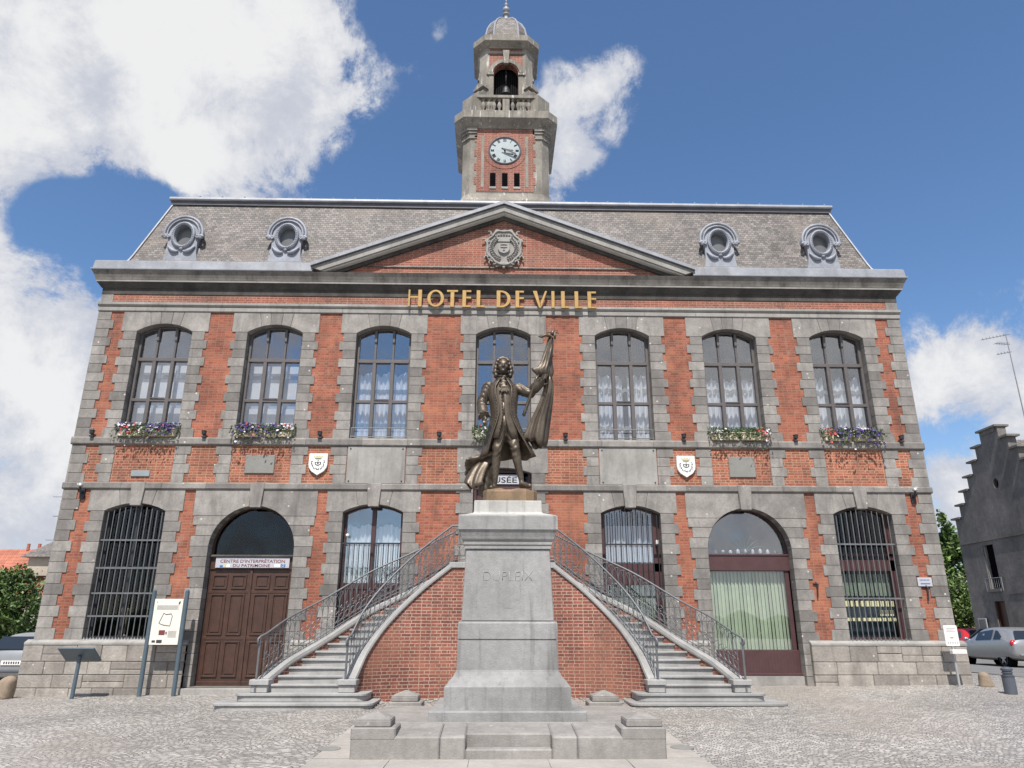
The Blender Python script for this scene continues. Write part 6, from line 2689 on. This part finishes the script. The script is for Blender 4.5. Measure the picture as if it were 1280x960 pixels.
def bollard(x, y, label, s=1.0, h=.78):
    T = thing('bollard', label, 'bollard', (x, y, gz(x, y)), group='dark blue-grey bollards at the side street')
    q = MB()
    q.lathe([(.115, -.05), (.115, h * .80), (.125, h * .81), (.125, h * .83)], 0, 0, 32, 0, s, s)
    q.build('shaft', BOLL, T)
    q = MB()
    q.lathe([(.10, 0), (.10, .02), (.085, .025), (.085, .05), (.10, .055), (.10, .08), (.085, .085), (.085, .105), (.105, .11), (.11, .15), (.08, .18), (.02, .19)], 0, 0, 32, h * .83, s, s)
    q.build('ringed_head', BOLL, T, smooth=False)
    return T


bollard(11.37, -1.9, 'dark blue-grey ringed bollard nearest the viewer at the right edge', 1.12, .46)
bollard(12.95, 2.2, 'slimmer blue-grey ringed bollard behind the guard stone', .8, .55)


# ------------------------------------------------------------------ cars


def car(name, label, loc, rz, paint, L_=4.1, Wd=1.74, Hh=1.5, kind='hatch'):
    """nose at +x; built from cross-sections along the length"""
    T = thing(name, label, 'car', loc, rz)
    # stations: x, half width at belt, belt height, roof height (0 = none), roof half width, floor
    w2 = Wd / 2
    st_ = [(-L_ / 2, .70 * w2, .78, 0, 0, .40), (-L_ / 2 + .06, .90 * w2, .92, 0, 0, .30), (-L_ / 2 + .22, .97 * w2, .98, Hh * .80, .62 * w2, .25), (-L_ / 2 + .55, w2, .98, Hh * .955, .70 * w2, .22),
           (-L_ / 2 + 1.2, w2, .97, Hh, .73 * w2, .20), (-L_ / 2 + 1.9, w2, .95, Hh * .99, .73 * w2, .20), (-L_ / 2 + 2.45, w2, .93, Hh * .92, .70 * w2, .20),
           (-L_ / 2 + 3.1, .99 * w2, .93, .97, .70 * w2, .20), (L_ / 2 - .45, .95 * w2, .84, 0, 0, .22), (L_ / 2 - .12, .82 * w2, .68, 0, 0, .26), (L_ / 2, .62 * w2, .55, 0, 0, .34)]
    vs, fs = [], []
    for x, hw, zb, zr, rw, zf in st_:
        zr_ = zr if zr else zb + .03
        rw_ = rw if zr else hw * .72
        half = [(hw * .80, zf), (hw * .985, zf + .12), (hw, (zf + zb) / 2), (hw * .985, zb - .04), (hw * .94, zb), (rw_ + (hw * .94 - rw_) * .12, zr_ - .07 if zr else zb + .015), (rw_ * .86, zr_), (rw_ * .4, zr_ + .015)]
        full = half + [(-a, b_) for a, b_ in reversed(half)]
        vs += [(x, a, b_) for a, b_ in full]
    m = 16
    for i in range(len(st_) - 1):
        for k in range(m):
            fs.append((i * m + k, i * m + (k + 1) % m, (i + 1) * m + (k + 1) % m, (i + 1) * m + k))
    fs.append(tuple(range(m)))
    fs.append(tuple(range((len(st_) - 1) * m, len(st_) * m)))
    body_ = MB().add(vs, fs).build('body', paint, T, smooth=True, sub=1)
    # glass: side windows, screens
    e = .012

    def P_(i, k, s_):
        x, hw, zb, zr, rw, zf = st_[i]
        a = [(hw * .94, zb), (rw + (hw * .94 - rw) * .12, zr - .07)][k]
        return Vector((x, s_ * (a[0] + e), a[1]))
    for s_ in (-1, 1):
        for (i0, i1, f0, f1) in ((2, 4, .45, .93), (4, 6, .07, .90), (6, 7, -.05, .62)):
            if i0 == 6:
                continue
            q = MB()
            a, b_ = P_(i0, 0, s_), P_(i1, 0, s_)
            c_, d_ = P_(i1, 1, s_), P_(i0, 1, s_)
            lo = lambda f: a.lerp(b_, f) + Vector((0, 0, .03))
            hi = lambda f: d_.lerp(c_, f) + Vector((0, 0, -.02))
            q.add([lo(f0), lo(f1), hi(f1), hi(f0 + (.08 if i0 == 2 else 0))], [(0, 1, 2, 3)])
            o = q.build('side_window', CGLASS, T)
            so_ = o.modifiers.new('t', 'SOLIDIFY')
            so_.thickness = .015
            so_.offset = 0
    q = MB()
    xr0, xr1 = -L_ / 2 + .13, -L_ / 2 + .36
    q.add([(xr0 - .03, -.72 * w2, 1.0), (xr0 - .03, .72 * w2, 1.0), (xr1 - .05, .56 * w2, Hh * .91), (xr1 - .05, -.56 * w2, Hh * .91)], [(0, 1, 2, 3)])
    o = q.build('rear_screen', CGLASS, T)
    so_ = o.modifiers.new('t', 'SOLIDIFY')
    so_.thickness = .05
    q = MB()
    q.add([(-L_ / 2 + 3.12, -.76 * w2, .985), (-L_ / 2 + 3.12, .76 * w2, .985), (-L_ / 2 + 2.36, .60 * w2, Hh * .95), (-L_ / 2 + 2.36, -.60 * w2, Hh * .95)], [(0, 1, 2, 3)])
    o = q.build('windscreen', CGLASS, T)
    so_ = o.modifiers.new('t', 'SOLIDIFY')
    so_.thickness = .05
    for s_ in (-1, 1):
        q = MB()
        q.ico((-L_ / 2 + .14, s_ * .80 * w2, .86), .17, 2, (.45, .75, .8))
        q.build('tail_lamp', TAIL, T, smooth=True)
        q = MB()
        q.ico((L_ / 2 - .28, s_ * .74 * w2, .66), .16, 2, (1.2, .8, .55))
        q.build('headlamp', WHITE, T, smooth=True)
        q = MB()
        q.ico((-L_ / 2 + 2.75, s_ * (w2 + .08), 1.0), .10, 2, (.6, 1.0, .7))
        q.build('wing_mirror', paint, T, smooth=True)
        for xw in (-L_ / 2 + .72, L_ / 2 - .78):
            q = MB()
            q.tube([(xw, s_ * (w2 * .60), .31), (xw, s_ * (w2 * .945), .31)], .365, 24)
            q.build('wheel_arch', BLACK, T)
            q = MB()
            pts = [(xw + .235 * math.cos(2 * PI * i / 24), s_ * (w2 * .87), .31 + .235 * math.sin(2 * PI * i / 24)) for i in range(24)]
            q.tube(pts, .08, 8, True)
            wh = q.build('wheel', TYRE, T, smooth=True)
            q = MB()
            for k in range(5):
                an = 2 * PI * k / 5 + .3
                q.tube([(xw, s_ * (w2 * .93), .31), (xw + .19 * math.cos(an), s_ * (w2 * .92), .31 + .19 * math.sin(an))], [.05, .035], 6)
            q.tube([(xw + .185 * math.cos(2 * PI * i / 20), s_ * (w2 * .925), .31 + .185 * math.sin(2 * PI * i / 20)) for i in range(20)], .018, 5, True)
            q.build('rim', RIM, wh)
    q = MB()
    q.box(-L_ / 2 - .035, -L_ / 2 + .15, -.70 * w2, .70 * w2, .42, .50)
    q.build('bumper', paint if kind == 'hatch' else BOLL, T, bevel=.02)
    pl_ = MB()
    pl_.box(-L_ / 2 - .025, -L_ / 2 + .05, -.26, .26, .62, .73)
    o = pl_.build('number_plate', WHITE, T)
    q = MB()
    for k in range(7):
        q.box(-L_ / 2 - .03, -L_ / 2 - .024, -.22 + k * .063, -.185 + k * .063, .645, .705)
    q.build('plate_characters', INK, o)
    return T


hd = math.atan2(13.0 - 9.4, 19.95 - 18.95)
car('parked_car', 'silver hatchback parked side-on in front of the stepped gable house', (19.9, 11.0, gz(19.9, 11) + .03), R(87), CARS, 4.2, 1.76, 1.44)
car('parked_car', 'red hatchback parked beyond the silver one, beside the white notice', (26.25, 23.5, gz(26.2, 23) + .03), R(80), CARR, 4.2, 1.76, 1.5)
car('parked_car', 'silver estate car at the left edge, seen from behind', (-13.32, 4.3, gz(-13.3, 4)), R(92), CARS, 4.4, 1.80, 1.45, 'estate')

# ------------------------------------------------------------------ stepped gable house
GH = thing('stepped_gable_house', 'grey rendered house with a stepped gable in shade', 'house', (25.3, 16.84, .3))
HG = 4.1
z0 = -.5
steps = []
EV = 6.75 - .3
ys, zs_l = [], []
prof = [(-HG, z0)]
NS = 7
ST_H, ST_W = .68, .565
right = []
for i in range(NS):
    right.append((HG - i * ST_W, EV + i * ST_H))
    right.append((HG - i * ST_W, EV + (i + 1) * ST_H - .0))
poly = [(-HG, z0), (HG, z0)]
pts = []
for i in range(NS):
    y = HG - i * ST_W + (0 if i == 0 else 0)
    pts.append((y, EV + (i + 0) * ST_H))
    pts.append((y - ST_W if False else y, EV + (i + 1) * ST_H))
pr = []
for i in range(NS):
    y = HG - i * ST_W
    pr += [(y, EV + (i + 1) * ST_H), (y - ST_W, EV + (i + 1) * ST_H)]
poly += pr[:-1] + [(.15 + .0, EV + NS * ST_H)]
left = [(-y, z) for y, z in reversed(pr[:-1])]
poly += [(-.15, EV + NS * ST_H)] + left
wins = [[(-1.55 - .42, 5.55 - .0), (-1.55 + .42, 5.55), (-1.55 + .42, 3.35), (-1.55 - .42, 3.35)][::-1],
        [(-1.57 - .40, 2.72), (-1.57 + .40, 2.72), (-1.57 + .40, 1.38), (-1.57 - .40, 1.38)][::-1]]
# in local coordinates the viewer's left is +y; mirror the openings to where the photo has them
wins = [[(1.84 - .42, 3.35), (1.84 + .42, 3.35), (1.84 + .42, 5.55), (1.84 - .42, 5.55)], [(1.80 - .40, 1.38), (1.80 + .40, 1.38), (1.80 + .40, 2.75), (1.80 - .40, 2.75)]]
ov = [(.22 + .20 * math.cos(2 * PI * i / 20), 8.45 + .27 * math.sin(2 * PI * i / 20)) for i in range(20)]
q = MB()
q.prism(poly, 0, .45, wins + [ov], axis='x')
q.build('gable_wall', RENDER_G, GH)
q = MB()
q.box(.45, 11, -HG, -HG + .4, z0, EV + .2)
q.box(.45, 11, HG - .4, HG, z0, EV + .2)
q.box(10.6, 11, -HG + .402, HG - .402, z0, EV)
q.build('side_walls', RENDER_B, GH)
for i in range(NS):
    y = HG - i * ST_W
    for s_ in (-1, 1):
        q = MB()
        a, b_ = sorted((s_ * (y + .20), s_ * (y - ST_W)))
        if i == NS - 1:
            continue
        q.box(-.14, .55, a, b_, EV + (i + 1) * ST_H + .002, EV + (i + 1) * ST_H + .10)
        q.build('step_coping', RENDER_G, GH)
q = MB()
q.box(-.16, .6, -.78, .78, EV + NS * ST_H + .002, EV + NS * ST_H + .10)
q.box(-.05, .45, -.55, .55, EV + NS * ST_H - .2, EV + NS * ST_H)
q.build('apex_coping', RENDER_G, GH)
q = MB()
for s_ in (-1, 1):
    q.add([(.45, s_ * HG, EV - .1), (11, s_ * HG, EV - .1), (11, 0, EV + 4.25), (.45, 0, EV + 4.25)], [(0, 1, 2, 3)])
q.build('slate_roof', SLATE, GH)
q = MB()
q.box(-.06, .0, -HG, HG, 5.75, 5.86)
q.box(-.03, .0, -HG, .9, 3.05, 3.12)
q.build('string_band', RENDER_G, GH)
for (yy, za, zb, m_, nm) in ((1.84, 3.35, 5.55, BLACK, 'window'), (1.80, 1.38, 2.75, WOOD, 'shuttered_window')):
    q = MB()
    q.box(.18, .25, yy - .42, yy + .42, za, zb)
    o = q.build(nm, m_, GH)
    q = MB()
    q.box(.05, .17, yy - .42, yy - .34, za, zb)
    q.box(.05, .17, yy + .34, yy + .42, za, zb)
    q.build('window_frame', STONE_L if nm == 'window' else WOOD, o)
    MB().box(-.12, .1, yy - .5, yy + .5, za - .14, za - .01).build('window_sill', RENDER_G, o)
MB().box(.2, .25, 0, .45, 8.1, 8.8).build('oval_opening', BLACK, GH)
q = MB()
q.tube([(-.05, 1.22, 3.25), (-.05, 1.22, 3.9)], .03, 6)
q.tube([(-.05, 2.46, 3.25), (-.05, 2.46, 3.9)], .03, 6)
for k in range(8):
    q.tube([(-.06, 1.30 + .15 * k, 3.3), (-.06, 1.30 + .15 * k, 3.85)], .012, 5)
q.tube([(-.06, 1.22, 3.88), (-.06, 2.46, 3.88)], .02, 5)
q.build('window_guard', ANT, GH)
T = thing('parking_sign', 'small pale frame sign on the wall of the stepped gable house', 'sign', (25.2, 20.1, 1.5))
MB().box(-.03, .0, -.33, .33, 0, .75).build('sign_frame', SIGN_G, T)
MB().box(-.04, -.031, -.27, .27, .06, .69).build('sign_face', RENDER_G, T)


def aerial(name, label, x, y, z, h, arms):
    T = thing(name, label, 'aerial', (x, y, z))
    q = MB()
    q.tube([(0, 0, 0), (0, 0, h)], [.034, .02], 6)
    q.build('mast', ANT, T)
    for (zz, ln, ang, n) in arms:
        a = R(ang)
        m_ = MB()
        dx, dy = math.cos(a), math.sin(a)
        m_.tube([(-dx * ln * .15, -dy * ln * .15, zz), (dx * ln, dy * ln, zz)], .018, 5)
        for k in range(n):
            t = ln * (k + .5) / n
            m_.tube([(dx * t - dy * .2, dy * t + dx * .2, zz + .02), (dx * t + dy * .2, dy * t - dx * .2, zz + .02)], .01, 4)
        m_.build('antenna_arm', ANT, T)
    return T


aerial('roof_aerial', 'tall thin aerial mast on the roof of the stepped gable house', 27.5, 16.94, 10.7, 6.25, [(6.2, 1.15, 140, 7), (5.65, .8, 190, 5), (5.2, .6, 140, 4)])

# ------------------------------------------------------------------ background left
RH = thing('red_roofed_house', 'long house with a red tiled roof and hipped roof lantern beyond the left tree', 'house', (-46, 46, 0))
q = MB()
q.box(-16, 9.5, 0, 9, 0, 4.3)
q.build('wall', RENDER_B, RH)
q = MB()
q.add([(-16.5, -.4, 4.2), (10, -.4, 4.2), (10, 4.5, 8.6), (-16.5, 4.5, 8.6), (10, 9.4, 4.2), (-16.5, 9.4, 4.2)], [(0, 1, 2, 3), (3, 2, 4, 5), (1, 4, 2), (0, 3, 5)])
q.build('roof', TILE, RH)
q = MB()
q.box(5.2, 8.2, .6, 4, 6.0, 7.6)
q.build('roof_lantern', RENDER_B, RH)
q = MB()
q.frustum(6.7, 2.3, 7.55, 9.25, 2.0, 2.2, .05, .4)
q.build('lantern_roof', SLATE, RH)
for x in (2.6, 3.6, 4.6):
    q = MB()
    q.tube([(x, 4.4, 8.5), (x, 4.4, 9.1)], .14, 8)
    q.build('chimney_pot', TILE, RH)
aerial('roof_aerial', 'cluster of thin aerials behind the left corner of the town hall', -36.6, 43, 6, 6.4, [(6.2, 1.0, 180, 5), (4.6, .9, 160, 5), (2.6, .9, 185, 5)])

# ------------------------------------------------------------------ trees


def tree(x, y, H_, crown, label, seed, leaf=.13, count=5200, m_=None, trunk_r=.18):
    """crown: list of (dx, dy, dz, rx, ry, rz) leaf clouds"""
    T = thing('tree', label, 'tree', (x, y, gz(x, y) if abs(x) < 40 else .3))
    rnd_ = random.Random(seed)
    q = MB()
    q.tube([(0, 0, -.2), (.05, 0, H_ * .25), (-.05, .05, H_ * .5), (0, 0, H_ * .8)], [trunk_r, trunk_r * .8, trunk_r * .55, trunk_r * .2], 8)
    for c in crown:
        q.tube([(0, 0, H_ * .3), (c[0] * .5, c[1] * .5, c[2] * .75 + H_ * .05), (c[0], c[1], c[2])], [trunk_r * .5, trunk_r * .3, trunk_r * .1], 6)
    q.build('trunk', BARK, T)
    tot = sum(c[3] * c[4] * c[5] for c in crown)
    for nm, mm_, share in (('crown', m_ or TREE_L, .68), ('outer_sprays', TREE_M, .32)):
        lf = MB()
        for c in crown:
            n = int(count * share * c[3] * c[4] * c[5] / tot)
            cl = [(rnd_.gauss(0, 1), rnd_.gauss(0, 1), rnd_.gauss(0, 1)) for _ in range(max(6, n // 40))]
            cl = [Vector(v).normalized() * (rnd_.uniform(.45, 1.0) if nm == 'crown' else rnd_.uniform(.8, 1.08)) for v in cl]
            for i in range(n):
                k = cl[rnd_.randrange(len(cl))]
                p = Vector((c[0] + (k.x + rnd_.gauss(0, .13)) * c[3], c[1] + (k.y + rnd_.gauss(0, .13)) * c[4], c[2] + (k.z + rnd_.gauss(0, .13)) * c[5]))
                a = Vector((rnd_.gauss(0, 1), rnd_.gauss(0, 1), rnd_.gauss(0, 1) + .8)).normalized()
                s_ = leaf * rnd_.uniform(.6, 1.3)
                u = a.orthogonal().normalized()
                u = (Matrix.Rotation(rnd_.uniform(0, 6.28), 3, a) @ u) * s_
                v = a.cross(u) * .55
                lf.add([p - u, p + v, p + u, p - v], [(0, 1, 2, 3)])
        lf.build(nm, mm_, T, recalc=False)
    return T


tree(-21.8, 14.5, 4.2, [(0, 0, 2.7, 1.7, 1.6, 1.3), (.9, -.2, 1.9, 1.3, 1.3, 1.1), (-1.2, .2, 2.2, 1.3, 1.4, 1.2), (.2, 0, 3.5, 1.1, 1.1, .6), (-.2, -.3, 1.2, 1.6, 1.3, .9)], 'dense dark green tree beside the left corner of the town hall', 21, .085, 17000)
tree(-26.5, 17, 4.0, [(0, 0, 2.6, 1.9, 1.7, 1.5), (1.2, 0, 1.8, 1.5, 1.4, 1.2)], 'second green tree at the left edge, behind the silver car', 22, .1, 7000)
tree(28.0, 27.5, 5.0, [(0, 0, 3.2, 1.3, 1.4, 1.8), (.3, 0, 1.6, 1.4, 1.4, 1.4), (-.6, 0, 4.2, .9, .9, .9), (-1.6, .5, 2.4, 1.2, 1.2, 1.8)], 'bright leafy tree between the town hall and the stepped gable house', 23, .12, 9500, TREE_M)
tree(35.0, 38.0, 10.5, [(0, 0, 8.0, 1.1, 1.1, 2.0), (.5, 0, 6.0, 1.4, 1.4, 1.6), (-.6, .3, 7.2, 1.0, 1.0, 1.5), (.2, 0, 4.0, 1.6, 1.5, 1.8)], 'taller thin tree rising behind the stepped gable house', 24, .20, 5200)
rnd = random.Random(77)
fwm = MB()
for i in range(150):
    a = 2 * PI * i / 150 + rnd.uniform(-.01, .01)
    r_ = 150 + rnd.uniform(-8, 8)
    fwm.ico((r_ * math.cos(a), r_ * math.sin(a), 1.2 + rnd.uniform(-.6, .6)), 3.4, 2, (1.3, 1.3, rnd.uniform(.75, 1.15)))
fwm.v = [(x + .5 * math.sin(x * 2.1 + z * 3), y + .5 * math.sin(y * 2.3 + z * 2), z + .35 * math.sin(x * 1.7 + y * 1.9)) for x, y, z in fwm.v]
o = fwm.build('far_wood', mat('far_foliage', (.05, .085, .03), .8, .45, .9, .6, 3))
o['kind'] = 'stuff'
HB = thing('distant_house', 'pale house with a slate roof behind the trees on the right', 'house', (40, 52, 0))
MB().box(-5, 5, 0, 8, 0, 5.5).build('wall', RENDER_B, HB)
MB().prism([(-.4, 5.4), (8.4, 5.4), (4, 8.0)], -5.3, 5.3, axis='x').build('roof', SLATE, HB)

# manhole covers and small loose things on the setts
for x, y, lb in ((-2.52, -7.7, 'dark oval drain cover in the setts left of the monument'), (2.56, -7.67, 'dark oval drain cover in the setts right of the monument')):
    q = MB()
    n = 20
    top = [(x + .17 * math.cos(2 * PI * i / n), y + .17 * math.sin(2 * PI * i / n)) for i in range(n)]
    vs = [(a, b_, gz(a, b_) + .004) for a, b_ in top] + [(a, b_, gz(a, b_) + .016) for a, b_ in top]
    q.add(vs, [tuple(range(n, 2 * n))] + [(i, (i + 1) % n, n + (i + 1) % n, n + i) for i in range(n)])
    o = q.build('drain_cover', PLAQ)
    tag(o, lb, 'drain cover')
rnd = random.Random(9)
q = MB()
for i in range(260):
    t = rnd.random()
    s = rnd.choice((-1, 1))
    x, y = s * rnd.uniform(.9, 2.8), -1.95 - rnd.random() ** 2 * .5
    if rnd.random() < .4:
        x = s * rnd.gauss(2.72, .12)
        y = rnd.gauss(-2.6, .3)
    r_ = rnd.uniform(.015, .045)
    q.ico((x, y, gz(x, y) + r_ * .4), r_, 1, (1, 1, .6))
o = q.build('loose_gravel', STONE_L)
o['kind'] = 'stuff'
